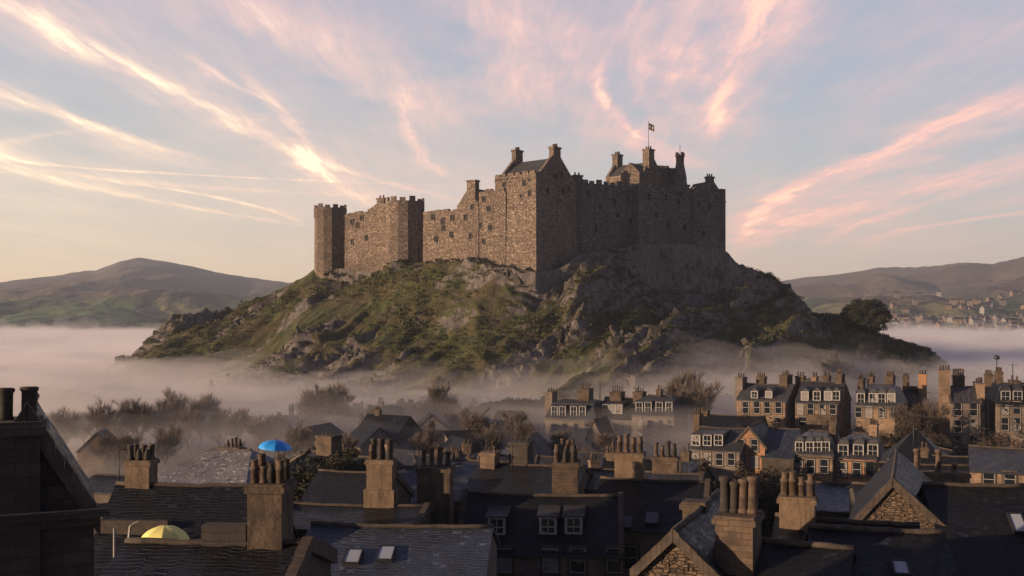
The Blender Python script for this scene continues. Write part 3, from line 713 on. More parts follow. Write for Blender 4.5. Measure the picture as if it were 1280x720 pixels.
    m.face(v); m.face(w[::-1]); m.face([v[1], w[1], w[2], v[2]]); m.face([v[3], v[2], w[2], w[3]]); m.face([v[0], v[3], w[3], w[0]]); part(m, 'gabled_wall', M['castle_dark'])
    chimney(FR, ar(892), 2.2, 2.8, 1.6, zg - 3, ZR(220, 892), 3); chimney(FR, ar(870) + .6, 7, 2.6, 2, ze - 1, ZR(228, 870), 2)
    for py, px in ((250, 811), (251, 832), (247, 851), (256, 848), (252, 868), (258, 873), (272, 820), (288, 856), (296, 880), (262, 888), (285, 835)):
        a = ar(px); slit(FR, a, FR.z(py, a), -.05 if px < 869 else .45, 1.25, 2.1)
    for py, px in ((245, 735), (262, 750), (255, 768), (272, 772), (252, 785), (290, 745), (280, 788)):
        a = FR.at(px, 2.5); slit(FR, a, FR.z(py, a, 2.5), 2.45, 1.0, 1.8)
    for py, px in ((280, 440), (275, 452), (290, 466), (284, 447), (300, 458), (279, 476), (305, 440), (296, 474)):
        a = FL.at(px, 1.2); slit(FL, a, FL.z(py, a), 1.1, 1.0, 1.7)
    for py, px in ((279, 553), (288, 554), (274, 541), (296, 564), (302, 545), (275, 565)):
        a = FL.at(px, 2.0); slit(FL, a, FL.z(py, a), 1.85, 1.0, 1.8)
    for py, px in ((264, 610), (262, 590), (285, 600), (275, 582), (288, 612), (298, 588), (252, 604), (305, 604)):
        a = FL.at(px); slit(FL, a, FL.z(py, a), -.05 if px < 598 else .2, 1.0, 1.7)
    for px in (800, 868):                                        # shallow corner buttresses and a plinth
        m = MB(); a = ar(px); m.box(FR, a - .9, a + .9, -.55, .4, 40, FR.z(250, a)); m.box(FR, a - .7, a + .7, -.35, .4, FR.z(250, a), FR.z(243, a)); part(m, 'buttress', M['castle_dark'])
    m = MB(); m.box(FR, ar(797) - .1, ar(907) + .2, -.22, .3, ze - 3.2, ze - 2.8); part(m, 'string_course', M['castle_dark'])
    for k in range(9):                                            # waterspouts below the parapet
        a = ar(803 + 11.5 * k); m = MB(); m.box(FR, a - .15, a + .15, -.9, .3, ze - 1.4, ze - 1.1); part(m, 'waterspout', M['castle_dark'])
    # --- great hall above the right-hand walls
    FU = Frame(757, 350, -40); au = lambda px: FU.at(px)
    W = au(803); Z = lambda py, a, b=0: FU.z(py, a, b); D = 22
    zb0 = Z(219, W / 2); zt0 = Z(205, W / 2)
    m = MB(); m.box(FU, 0, W, 0, D, 50, zb0); hall = part(m, 'great_hall')
    FV = Frame(0, 0, 50, o=FU.p(W, 0, 0))
    m = MB(); bm = 6.5                                           # steep roof, ridge along the front
    for b0, b1 in ((.2, bm), (13, bm)):
        p = [FU.p(1, b0, zb0), FU.p(W - .8, b0, zb0), FU.p(W - .8, b1, zt0 + .8), FU.p(1, b1, zt0 + .8)]; lo = [x - Vector((0, 0, .5)) for x in p]
        if b0 < b1: m.hexa(lo + p)
        else: m.hexa([lo[1], lo[0], lo[3], lo[2], p[1], p[0], p[3], p[2]])
    part(m, 'roof', M['slate_far'], hall)
    for a0, a1 in ((-.05, 1.0), (W - .9, W + .1)):
        m = MB(); L = [(0, zb0 - .02), (13.2, zb0 - .02), (bm + 1.3, zt0 + 1.6), (bm - 1.3, zt0 + 1.6)]
        v = [FU.p(a1, b, z) for b, z in L]; w = [FU.p(a0, b, z) for b, z in L]; m.face(v); m.face(w[::-1])
        for k in range(4): j = (k + 1) % 4; m.face([v[j], v[k], w[k], w[j]])
        part(m, 'gable', parent=hall)
    m = MB(); m.box(FU, W * .45, W * .98, -1.4, 3, zb0 - 9, zb0 + .3)
    v = [FU.p(W * .45, -1.4, zb0 + .3), FU.p(W * .98, -1.4, zb0 + .3), FU.p(W * .72, -1.4, zt0)]; w = [x + FU.v * 6 for x in v]
    m.face(v); m.face([v[0], v[2], w[2], w[0]]); m.face([v[2], v[1], w[1], w[2]]); part(m, 'gabled_wall')
    ch = chimney(FU, .6, bm, 2.2, 3.4, zt0 - 1, zat(194, 356), 3, st); chimney(FU, W - .4, bm - 2, 2.6, 3.4, zt0 - 2, zat(188, 346), 3, st)
    # rear range with merlons, running off to the right
    FW = Frame(806, 350, 12); aw_ = FW.at(848)
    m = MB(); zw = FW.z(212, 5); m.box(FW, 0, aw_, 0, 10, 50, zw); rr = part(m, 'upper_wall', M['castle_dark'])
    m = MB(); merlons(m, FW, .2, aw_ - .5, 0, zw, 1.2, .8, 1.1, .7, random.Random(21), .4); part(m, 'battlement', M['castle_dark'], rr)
    m = MB(); m.hexa([FW.p(.5, 1, zw - 1), FW.p(aw_ - 1, 1, zw - 1), FW.p(aw_ - 1, 9, zw - 1), FW.p(.5, 9, zw - 1), FW.p(1.5, 4.5, zw + 2.6), FW.p(aw_ - 2, 4.5, zw + 2.0), FW.p(aw_ - 2, 5.5, zw + 2.0), FW.p(1.5, 5.5, zw + 2.6)]); part(m, 'roof', M['slate_far'], rr)
    c = P(850, 350); m = MB(); zt = zat(196, 350)
    m.prism(octagon(c, 2.7, 8, .2), 50, zat(222, 350), 0, octagon(c, 2.5, 8, .2)); m.prism(octagon(c, 2.5, 8, .2), zat(222, 350), zat(205, 350), 0, octagon(c, 1.5, 8, .2)); m.prism(octagon(c, 1.5, 8, .2), zat(205, 350), zt); m.prism(octagon(c, 1.8, 8, .2), zt, zt + .6)
    tt = part(m, 'turret', M['castle_dark']); m = MB()
    for k in range(4):
        q = octagon(c, 1.35, 4, .4)[k]; F = Frame(0, 0, 20, o=q); m.box(F, -.35, .35, -.35, .35, zt + .602, zt + 1.5)
    part(m, 'battlement', M['castle_dark'], tt)
    m = MB(); m.tube([c + Vector((0, 0, zt)), c + Vector((0, 0, zat(181, 350)))], .1); part(m, 'pole', M['iron'])
    # flag
    fp = FU.p(W - .4, bm - 2, 0); Yf = fp.y; z0, z1 = zat(188, Yf), zat(152, Yf)
    m = MB(); m.tube([Vector((fp.x, fp.y, z0 - 1)), Vector((fp.x, fp.y, z1))], [.16, .09]); m.lathe((fp.x, fp.y, z1), [(.16, 0), (.18, .15), (.05, .32)], 8)
    pole = part(m, 'flagpole', M['white_dirty'])
    m = MB(); nx, nz = 14, 6; L, Hh = 2.3, 2.2
    cols = [0, 0, 1, 1, 2, 0]
    pt = lambda i, j: Vector((fp.x + .12 + L * i / nx * .82, fp.y + .28 * math.sin(i * .9 + j * .3) * i / nx, z1 - .5 - Hh * (j / nz) - .9 * (i / nx) ** 1.3 * (1 + .2 * math.sin(i))))
    for i in range(nx):
        for j in range(nz):
            q = [pt(i, j + 1), pt(i + 1, j + 1), pt(i + 1, j), pt(i, j)]; m.face(q, cols[j]); 
            m.face([x + Vector((0, .03, 0)) for x in q[::-1]], cols[j])
    m.build('flag', [M['iron'], M['white'], M['flag_red']], pole)
M['flag_red'] = plain('red_cloth', (.20, .06, .04), .8, .1)
build_castle()
# ------------------------------------------------------------------ houses of the town
def link(name, me, parent, loc=(0, 0, 0), rz=0.0):
    o = bpy.data.objects.new(name, me); COL.objects.link(o); o.parent = parent; o.location = loc; o.rotation_euler = (0, 0, rz); return o
F0 = Frame(640, 0, 0)
_cache = {}
def cached(key, fn):
    if key not in _cache: _cache[key] = fn()
    return _cache[key]
def pot_mesh(kind, mt):
    def fn():
        m = MB()
        if kind == 0: m.lathe((0, 0, 0), [(.19, 0), (.19, .08), (.15, .12), (.135, .62), (.175, .66), (.175, .74), (.12, .76)], 12)
        elif kind == 1: m.lathe((0, 0, 0), [(.17, 0), (.155, .5), (.19, .53), (.19, .6), (.14, .64), (.13, .82), (.16, .84), (.15, .9)], 12)
        elif kind == 2: m.lathe((0, 0, 0), [(.2, 0), (.2, .1), (.16, .14), (.15, .95), (.2, 1.0), (.2, 1.12), (.13, 1.14)], 8)
        elif kind == 3: m.lathe((0, 0, 0), [(.22, 0), (.17, .12), (.16, .4), (.12, .46), (.12, .6)], 10)
        elif kind == 4: m.lathe((0, 0, 0), [(.3, 0), (.27, .1), (.25, .2), (.25, .95), (.3, 1.0), (.31, 1.1), (.24, 1.13)], 14)
        return m.mesh('chimney_pot', [mt])
    return cached(('pot', kind, mt.name), fn)
def window_meshes(w, h, style, fr, sur):
    def fn():
        m = MB(); F = F0; s = .14
        for (x0, x1, z0, z1) in ((-w / 2 - s, -w / 2, 0, h), (w / 2, w / 2 + s, 0, h), (-w / 2 - s, w / 2 + s, h, h + s)): m.box(F, x0, x1, -.07, .05, z0, z1, 1)
        m.box(F, -w / 2 - s - .05, w / 2 + s + .05, -.13, .05, -s, 0, 1)
        t = .065
        for (x0, x1, z0, z1) in ((-w / 2, -w / 2 + t, .002, h - .002), (w / 2 - t, w / 2, .002, h - .002), (-w / 2 + t, w / 2 - t, h - t, h - .002), (-w / 2 + t, w / 2 - t, .002, t), (-w / 2 + t, w / 2 - t, h / 2 - t / 2, h / 2 + t / 2)):
            m.box(F, x0, x1, -.045, .05, z0, z1, 0)
        if style > 0: 
            for z0, z1 in ((t, h / 2 - t / 2), (h / 2 + t / 2, h - t)): m.box(F, -.02, .02, -.04, .04, z0, z1, 0)
        p = MB(); p.box(F, -w / 2 + t / 2, w / 2 - t / 2, -.02, .04, t / 2, h - t / 2)
        return m.mesh('window', [fr, sur]), p.mesh('pane', [M['glass']])
    return cached(('win', round(w, 2), round(h, 2), style, fr.name, sur.name), fn)
def dormer_meshes(w, h, depth, kind, cheek, rf):
    """kind: 'flat', 'gable', 'round'"""
    def fn():
        m = MB(); F = F0
        m.box(F, -w / 2, w / 2, 0, depth, -.5, h, 0)
        if kind == 'flat': m.hexa([F.p(-w / 2 - .15, -.2, h + .002), F.p(w / 2 + .15, -.2, h + .002), F.p(w / 2 + .15, depth, h + .25), F.p(-w / 2 - .15, depth, h + .25), F.p(-w / 2 - .15, -.2, h + .12), F.p(w / 2 + .15, -.2, h + .12), F.p(w / 2 + .15, depth, h + .4), F.p(-w / 2 - .15, depth, h + .4)], 1)
        else:
            n = 2 if kind == 'gable' else 8; r = w / 2 + .13; k = .75 if kind == 'gable' else .95
            pr = [(-r * math.cos(math.pi * i / n), h + r * k * math.sin(math.pi * i / n)) for i in range(n + 1)]
            m.face([F.p(x * .93, .01, z) for x, z in reversed(pr)], 1)
            for i in range(n):
                (x0, z0), (x1, z1) = pr[i], pr[i + 1]
                q = [F.p(x0, -.14, z0), F.p(x0, depth, z0), F.p(x1, depth, z1), F.p(x1, -.14, z1)]; u = [a + Vector((0, 0, .09)) for a in q]
                m.hexa([q[0], q[3], q[2], q[1], u[0], u[3], u[2], u[1]], 1)
        body = m.mesh('dormer', [cheek, rf, M['white_dirty']])
        ww, hh = w - .28, h - .22
        wm = MB(); t = .08
        for (x0, x1, z0, z1) in ((-w / 2 - .01, -ww / 2, 0, h - .005), (ww / 2, w / 2 + .01, 0, h - .005), (-ww / 2, ww / 2, hh + .1, h - .005), (-ww / 2, ww / 2, 0, .1), (-ww / 2, ww / 2, hh / 2, hh / 2 + .06)): wm.box(F, x0, x1, -.05, .03, z0, z1)
        wm.box(F, -.025, .025, -.045, .03, .1, hh + .1)
        pm = MB(); pm.box(F, -ww / 2, ww / 2, -.015, .02, .1, hh + .1)
        return body, wm.mesh('window', [M['white']]), pm.mesh('pane', [M['glass']])
    return cached(('dorm', round(w, 2), round(h, 2), round(depth, 1), kind, cheek.name, rf.name), fn)

class House:
    def __init__(s, name, label, pL, pR, Y, t, yE, yR, D, ridge='u', wall='sand', roof='slate', cat='house', group=None, hip=0.0, over=.25, zb=None, near_y=None, mansard=None, detail=True, apex=.5):
        s.F = F = Frame(pL, Y, t); s.W = W = F.at(pR); s.D = D; s.ridge = ridge; s.wall_m = M[wall]; s.roof_m = M[roof]
        s.rnd = random.Random(int(abs(pL * 13 + pR * 7 + Y)))
        s.ze = ze = F.z(yE, W / 2)
        s.zr = zr = F.z(yR, W / 2, D / 2) if ridge == 'u' else F.z(yR, W * apex, 0)
        c = F.p(W / 2, D / 2, 0); g = float(GZ(c.x, c.y)) - .3 if zb is None else zb; s.zb = g
        o = F.p(0, 0, g)
        s.root = empty(name, o, R(t), label, cat, group)
        s.loc = lambda a, b, z: (a, b, z - g)
        m = MB()
        if ridge == 'u':
            m.box(F, 0, W, 0, D, g, ze)
            if hip < .3 and mansard is None:
                for a0, a1 in ((0, .3), (W - .3, W)):
                    v = [F.p(a1, 0, ze), F.p(a1, D, ze), F.p(a1, D / 2, zr - .05)]; w = [F.p(a0, 0, ze), F.p(a0, D, ze), F.p(a0, D / 2, zr - .05)]
                    m.face(v); m.face(w[::-1]); m.face([v[1], w[1], w[2], v[2]]); m.face([v[0], v[2], w[2], w[0]])
        else:
            m.box(F, 0, W, 0, D, g, ze); ap = W * apex
            for b0, b1 in ((0, .3), (D - .3, D)):
                v = [F.p(0, b0, ze), F.p(W, b0, ze), F.p(ap, b0, zr - .05)]; w = [F.p(0, b1, ze), F.p(W, b1, ze), F.p(ap, b1, zr - .05)]
                m.face(v); m.face(w[::-1]); m.face([v[0], v[2], w[2], w[0]]); m.face([v[2], v[1], w[1], w[2]])
        s.wall = m.build('wall', s.wall_m, s.root)
        # roof
        m = MB(); th = .16; ov = over
        sag = min(.012 * W, .13) if detail else 0
        def patch(c, n, k, jit=.04):
            """c: eave-left, eave-right, ridge-right, ridge-left"""
            P_ = {}
            for i in range(n + 1):
                for j in range(k + 1):
                    u, v = i / n, j / k
                    q = (c[0] * (1 - u) + c[1] * u) * (1 - v) + (c[3] * (1 - u) + c[2] * u) * v; q = q - Vector((0, 0, sag * math.sin(math.pi * u) * (.4 + .6 * v)))
                    P_[i, j] = q + Vector((0, 0, s.rnd.uniform(-jit, jit) * (1 if 0 < v else .6)))
            dn = Vector((0, 0, -th))
            for i in range(n):
                for j in range(k): m.face([P_[i, j], P_[i + 1, j], P_[i + 1, j + 1], P_[i, j + 1]])
            m.face([x + dn for x in (P_[0, k], P_[n, k], P_[n, 0], P_[0, 0])])
            for i in range(n): m.face([P_[i, 0] + dn, P_[i + 1, 0] + dn, P_[i + 1, 0], P_[i, 0]])
            m.face([P_[n, 0] + dn, P_[n, k] + dn] + [P_[n, j] for j in range(k, -1, -1)]); m.face([P_[0, k] + dn, P_[0, 0] + dn] + [P_[0, j] for j in range(k + 1)])
        n = 12 if detail else 3; k = 5 if detail else 1
        s.slope = (zr - ze) / ((D / 2) if ridge == 'u' else W / 2)
        if mansard is not None:
            mb, mz = mansard; s.mans = mansard            # break line: distance in, height above the eave
            s.slope = mz / mb
            q = lambda a, b, z: F.p(a, b, z)
            A = [q(-.1, -ov, ze + th), q(W + .1, -ov, ze + th), q(W + .1, D + ov, ze + th), q(-.1, D + ov, ze + th)]
            B = [q(mb * .5, mb - ov, ze + mz), q(W - mb * .5, mb - ov, ze + mz), q(W - mb * .5, D - mb + ov, ze + mz), q(mb * .5, D - mb + ov, ze + mz)]
            C1, C2 = q(mb, D / 2, zr), q(W - mb, D / 2, zr)
            patch([A[0], A[1], B[1], B[0]], n, k); patch([A[2], A[3], B[3], B[2]], n, k); patch([A[1], A[2], B[2], B[1]], n // 2 + 1, k); patch([A[3], A[0], B[0], B[3]], n // 2 + 1, k)
            patch([B[0], B[1], C2, C1], n, k); patch([B[2], B[3], C1, C2], n, k); m.face([B[1], B[2], C2]); m.face([B[3], B[0], C1])
            rl = (C1, C2)
        elif ridge == 'u':
            dz = ov * s.slope; ha = hip
            e0, e1 = ze - dz + th, zr + th
            c1, c2 = F.p(-ov * .6 + ha, D / 2, e1), F.p(W + ov * .6 - ha, D / 2, e1)
            patch([F.p(-ov * .6, -ov, e0), F.p(W + ov * .6, -ov, e0), c2, c1], n, k)
            patch([F.p(W + ov * .6, D + ov, e0), F.p(-ov * .6, D + ov, e0), c1, c2], n, k)
            if ha > .3:
                m.face([F.p(W + ov * .6, -ov, e0), F.p(W + ov * .6, D + ov, e0), c2]); m.face([F.p(-ov * .6, D + ov, e0), F.p(-ov * .6, -ov, e0), c1])
            rl = (c1, c2)
        else:
            ap = W * apex; sl = (zr - ze) / ap; sr = (zr - ze) / (W - ap)
            e1 = zr + th; c1, c2 = F.p(ap, -ov * .6, e1), F.p(ap, D + ov * .6, e1)
            patch([F.p(W + ov, -ov * .6, ze - ov * sr + th), F.p(W + ov, D + ov * .6, ze - ov * sr + th), c2, c1], n, k)
            patch([F.p(-ov, D + ov * .6, ze - ov * sl + th), F.p(-ov, -ov * .6, ze - ov * sl + th), c1, c2], n, k)
            rl = (c1, c2)
        s.roof = m.build('roof', s.roof_m, s.root)
        if detail:
            if 'terrace' in name or 'tall' in name:
                m = MB(); m.tube([F.p(W * .985, -.12, ze), F.p(W * .985, -.12, g)], .07, 6); m.build('drainpipe', M['iron'], s.root)
            m = MB(); N = 10; pts = [rl[0].lerp(rl[1], i / N) + Vector((0, 0, .04 - sag * math.sin(math.pi * i / N) + s.rnd.uniform(-.03, .03))) for i in range(N + 1)]
            m.tube(pts, .11, 6); m.build('ridge', M['cope'], s.roof, s.root)
            if ridge == 'u':
                m = MB(); m.box(F, -.15, W + .15, -ov - .1, -ov + .06, ze - ov * min(s.slope, 1.2) - .02, ze - ov * min(s.slope, 1.2) + .12); m.build('gutter', M['iron'], s.root)
    def skews(s, sides=(0, 1), up=.22, w=.34):
        """raised stone copings along the gables"""
        F, W, D = s.F, s.W, s.D
        for k in sides:
            m = MB()
            if s.ridge == 'u':
                a0, a1 = (-.18, -.18 + w) if k == 0 else (W + .18 - w, W + .18)
                for b0, b1 in ((-.3, D / 2), (D + .3, D / 2)):
                    z0, z1 = s.ze - .3 * s.slope + .17, s.zr + .17
                    N = 7
                    for i in range(N):
                        t0, t1 = i / N, (i + 1) / N - .006; A = lambda t, a, dz: F.p(a, b0 + (b1 - b0) * t, z0 + (z1 - z0) * t + dz)
                        j = s.rnd.uniform(-.03, .03); lo = [A(t0, a0, -.3), A(t0, a1, -.3), A(t1, a1, -.3), A(t1, a0, -.3)]; hi = [A(t0, a0, up + j), A(t0, a1, up + j), A(t1, a1, up + j), A(t1, a0, up + j)]
                        if b0 > b1: lo = [lo[1], lo[0], lo[3], lo[2]]; hi = [hi[1], hi[0], hi[3], hi[2]]
                        m.hexa(lo + hi)
            else:
                b0, b1 = (-.2, -.2 + w) if k == 0 else (D + .2 - w, D + .2)
                ap = s.ap if hasattr(s, 'ap') else W / 2
                for a0, a1 in ((-.3, ap), (W + .3, ap)):
                    z0, z1 = s.ze - .3 * s.slope + .17, s.zr + .17; N = 8
                    for i in range(N):
                        t0, t1 = i / N, (i + 1) / N - .006; A = lambda t, b, dz: F.p(a0 + (a1 - a0) * t, b, z0 + (z1 - z0) * t + dz)
                        j = s.rnd.uniform(-.03, .03); lo = [A(t0, b0, -.3), A(t1, b0, -.3), A(t1, b1, -.3), A(t0, b1, -.3)]; hi = [A(t0, b0, up + j), A(t1, b0, up + j), A(t1, b1, up + j), A(t0, b1, up + j)]
                        if a0 > a1: lo = lo[::-1]; hi = hi[::-1]
                        m.hexa(lo + hi)
            m.build('gable_coping', M['cope'], s.root)
        return s
    def stack(s, pL, pR, yT, Y=None, b=None, d=None, pots=4, kind=(0, 1), mt='stack', pm='clay', yB=None, depth_down=4.0, rows=1, pk=1.0, a=None):
        """chimney stack whose front face spans pL-pR in the photograph"""
        F = s.F; b = s.D / 2 if b is None else b
        a0 = F.at(pL, b); a1 = F.at(pR, b); w = a1 - a0; d = d or .85; zt = F.z(yT, (a0 + a1) / 2, b)
        m = MB(); zb = zt - depth_down
        m.box(F, a0, a1, b, b + d, zb, zt - .28); m.box(F, a0 - .1, a1 + .1, b - .1, b + d + .1, zt - .279, zt - .08); m.box(F, a0 - .04, a1 + .04, b - .04, b + d + .04, zt - .079, zt)
        if yB is not None:
            zz = F.z(yB, (a0 + a1) / 2, b); m.box(F, a0 - .14, a1 + .14, b - .14, b + d + .14, zb, zz)
        c = m.build('chimney', M[mt], s.root)
        for r in range(rows):
            bb = b + d * (r + .5) / rows
            for k in range(pots):
                kd = s.rnd.choice(kind); sc = pk * s.rnd.uniform(.85, 1.15)
                aa = a0 + (w) * (k + .5) / pots
                o = link('chimney_pot', pot_mesh(kd, M[pm if s.rnd.random() < .7 else 'clay_dark']), c, s.loc(aa, bb, zt + .002)); o.scale = (min(sc, 1.1), min(sc, 1.1), sc); o.rotation_euler = (s.rnd.uniform(-.035, .035), s.rnd.uniform(-.035, .035), 0)
        return c
    def windows(s, cols, rows, w=1.0, h=1.7, fr='white', sur=None, b=0.0, style=0):
        """cols: photo columns; rows: photo rows of the sill"""
        F = s.F; fm, pm_ = window_meshes(w, h, style, M[fr], sur or M['cope'])
        for py in rows:
            for px in cols:
                a = F.at(px, b) if px > 3 else px * s.W
                z = F.z(py, a, b); o = link('window', fm, s.root, s.loc(a, b, z)); link('pane', pm_, o)
        return s
    def side_windows(s, bs, zs, w=.9, h=1.5, fr='white'):
        fm, pm_ = window_meshes(w, h, 1, M[fr], M['cope'])
        for bb in bs:
            for z in zs:
                o = link('window', fm, s.root, s.loc(s.W, bb, z), R(90)); link('pane', pm_, o)
        return s
    def dormers(s, cols, py, w=1.3, h=1.5, kind='gable', cheek='slate_grey', rf='slate_grey', lift=.35):
        """front of each dormer stands on the slope a little above the eave; py = photo row of its foot"""
        F = s.F
        for px in cols:
            a = F.at(px, 0) if px > 3 else px * s.W
            z = F.z(py, a, 0); b = max(.05, (z - s.ze - .16) / s.slope); z = s.ze + .16 + b * s.slope
            dep = h / s.slope + .7
            bm, wm, gm = dormer_meshes(w, h, dep, kind, M[cheek], M[rf])
            a = F.at(px, b) if px > 3 else a
            o = link('dormer', bm, s.root, s.loc(a, b, z)); wo = link('window', wm, o, (0, -.02, .02)); wo['x'] = 0; del wo['x']; wo.name = 'window'
            link('pane', gm, o, (0, -.02, .02))
        return s
    def skylight(s, px, py, w=.8, l=1.1, glass='skyglass'):
        F = s.F; lo, hi = 0.0, s.D / 2
        for _ in range(30):          # where the ray through (px, py) meets the front slope
            b = (lo + hi) / 2; a = F.at(px, b); z = s.ze + .16 + b * s.slope
            if z < F.z(py, a, b): lo = b
            else: hi = b
        n = Vector((0, -s.slope, 1)).normalized(); sv = Vector((0, 1, s.slope)).normalized(); base = Vector(s.loc(a, b, z + .03))
        def slab(m, x0, x1, y0, y1, h0, h1):
            q = lambda x, y, h: base + Vector((x, 0, 0)) + sv * y + n * h
            m.hexa([q(x0, y0, h0), q(x1, y0, h0), q(x1, y1, h0), q(x0, y1, h0), q(x0, y0, h1), q(x1, y0, h1), q(x1, y1, h1), q(x0, y1, h1)])
        m = MB(); t = .07
        for r in ((-w / 2, w / 2, -l / 2, -l / 2 + t), (-w / 2, w / 2, l / 2 - t, l / 2), (-w / 2, -w / 2 + t, -l / 2 + t, l / 2 - t), (w / 2 - t, w / 2, -l / 2 + t, l / 2 - t)): slab(m, *r, -.08, .10)
        o = link('skylight', m.mesh('skylight', [M['iron']]), s.root)
        m = MB(); slab(m, -w / 2 + t, w / 2 - t, -l / 2 + t, l / 2 - t, -.05, .06); link('pane', m.mesh('pane', [M[glass]]), o)
        return s
    def block(s, name, a0, a1, b0, b1, z0, z1, mt):
        m = MB(); m.box(s.F, a0, a1, b0, b1, z0, z1); return m.build(name, M[mt], s.root)
    def zfront(s, px, py, b=0.0):
        a = s.F.at(px, b); return a, s.F.z(py, a, b)
# ------------------------------------------------------------------ the roofs in front
# dark gable at the left edge
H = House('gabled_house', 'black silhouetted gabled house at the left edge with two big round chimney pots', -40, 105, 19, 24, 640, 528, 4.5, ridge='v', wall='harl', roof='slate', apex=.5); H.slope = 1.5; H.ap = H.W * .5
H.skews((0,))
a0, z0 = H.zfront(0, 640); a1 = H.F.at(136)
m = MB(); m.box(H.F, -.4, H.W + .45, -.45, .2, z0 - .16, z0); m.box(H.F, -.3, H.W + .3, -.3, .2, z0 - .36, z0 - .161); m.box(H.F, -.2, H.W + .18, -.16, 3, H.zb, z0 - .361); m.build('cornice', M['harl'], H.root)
H.stack(-12, 50, 528, b=-.32, d=1.3, pots=2, kind=(4,), mt='harl', pm='clay_dark', depth_down=3.6, pk=.5)
# front slate roof under the yellow umbrella
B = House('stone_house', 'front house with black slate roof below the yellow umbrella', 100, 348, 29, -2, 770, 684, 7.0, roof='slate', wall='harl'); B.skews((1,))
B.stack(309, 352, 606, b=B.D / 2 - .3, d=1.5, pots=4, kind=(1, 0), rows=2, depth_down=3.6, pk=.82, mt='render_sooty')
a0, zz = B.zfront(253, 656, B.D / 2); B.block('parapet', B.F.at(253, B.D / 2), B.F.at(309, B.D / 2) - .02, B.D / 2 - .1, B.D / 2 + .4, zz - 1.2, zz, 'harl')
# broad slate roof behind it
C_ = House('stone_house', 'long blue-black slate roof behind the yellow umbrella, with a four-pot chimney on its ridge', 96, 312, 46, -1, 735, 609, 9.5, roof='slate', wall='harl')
C_.stack(156, 186, 576, b=C_.D / 2 - .2, d=1.2, pots=3, kind=(0, 3), rows=2, depth_down=4, pk=.9, mt='render_tan')
m = MB(); q = C_.F
a, z = C_.zfront(143, 684, 1.0); m.tube([q.p(a, 1, z - 2), q.p(a, 1, z + .9)], .06); m.tube([q.p(a + .5, 1, z - 1), q.p(a + .75, 1, z + 1.0), q.p(a + 1.2, 1, z + 1.3)], .06); m.build('vent_pipe', M['white_dirty'], C_.root)
C_.block('gutter_wall', -.2, C_.W * .42, 2.3, 2.6, C_.F.z(651, 1, 2.3) - 1, C_.F.z(651, 1, 2.3), 'cope')
# roof with the two skylights
E = House('stone_house', 'front house with blue slate roof and two bright skylights side by side', 366, 604, 47, -4, 722, 660, 7.4, roof='slate_blue', wall='sand_grey')
E.skylight(441, 697, .85, 1.15).skylight(482, 693, .85, 1.15)
E2 = House('stone_house', 'dark mossy roof behind the skylight roof with a tall tan chimney on its right half', 330, 520, 57, -6, 662, 634, 6.5, roof='slate', wall='harl').skews((0, 1))
E2.stack(458, 490, 575, b=3.2, d=1.1, pots=3, kind=(1, 2), rows=2, mt='render_tan', depth_down=4.5, yB=612)
# centre house with three dormers
G = House('dormer_house', 'centre stone house with black slate roof and three small dormers above its windows', 572, 776, 60, -6, 690, 621, 6.6, roof='slate', wall='sand_grey').skews((0, 1))
G.dormers([621, 685, 717], 672, 1.05, 1.05, 'flat', 'slate', 'slate_grey')
G.windows([630, 688, 722, 768], [716], .95, 1.5, 'white_dirty')
G.stack(521, 562, 585, b=.6, d=1.7, pots=4, kind=(1, 2, 0), rows=1, depth_down=6, pk=1.1, mt='render_sooty')
G.stack(690, 722, 579, b=3.6, d=2.0, pots=3, kind=(1, 3), rows=2, depth_down=5, yB=625, pk=1.1)
a, z = G.zfront(618, 640, 3.3)
G2 = House('stone_house', 'blue slate roof right of the three dormers carrying a tan four-pot chimney', 741, 880, 64, -14, 662, 603, 8.0, roof='slate', wall='sand_grey').skews((1,))
G2.stack(768, 803, 567, b=4.0, d=1.6, pots=4, kind=(1, 2), depth_down=3.5, mt='render_tan', pk=1.15)
G2.windows([788, 842], [712], .9, 1.5, 'white_dirty'); G2.skylight(782, 653, .9, 1.2, 'lead').skylight(815, 648, .9, 1.2, 'lead')
G3 = House('stone_house', 'low roof behind the tan four-pot chimney with a second row of pots', 800, 872, 78, -16, 625, 594, 7, roof='slate_blue', wall='sand_grey').skews((1,))
G3.stack(815, 846, 572, b=3.4, d=1.3, pots=4, kind=(1, 2), depth_down=3, mt='stack', pk=1.1)
# bottom right: small gable with square stack, big stack
N_ = House('gabled_house', 'small tan gable at the bottom centre right with a bare square chimney beside it', 800, 892, 33, -22, 716, 671, 8, ridge='v', wall='gable_rubble', roof='slate', apex=.47); N_.ap = N_.W * .47; N_.skews((0,), .12, .25)
N_.stack(853, 880, 628, b=4.5, d=.8, pots=0, depth_down=4, mt='stack')
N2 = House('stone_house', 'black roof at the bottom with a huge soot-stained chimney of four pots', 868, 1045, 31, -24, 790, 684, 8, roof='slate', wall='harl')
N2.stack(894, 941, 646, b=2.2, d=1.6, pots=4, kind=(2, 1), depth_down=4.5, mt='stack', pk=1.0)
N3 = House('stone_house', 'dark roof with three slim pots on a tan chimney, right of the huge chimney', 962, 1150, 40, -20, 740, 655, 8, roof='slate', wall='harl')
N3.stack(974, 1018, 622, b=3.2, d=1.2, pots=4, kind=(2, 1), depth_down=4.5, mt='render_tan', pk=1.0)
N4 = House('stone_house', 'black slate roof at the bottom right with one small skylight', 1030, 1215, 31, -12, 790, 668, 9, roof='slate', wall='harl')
N4.skylight(1126, 712, .55, .8)
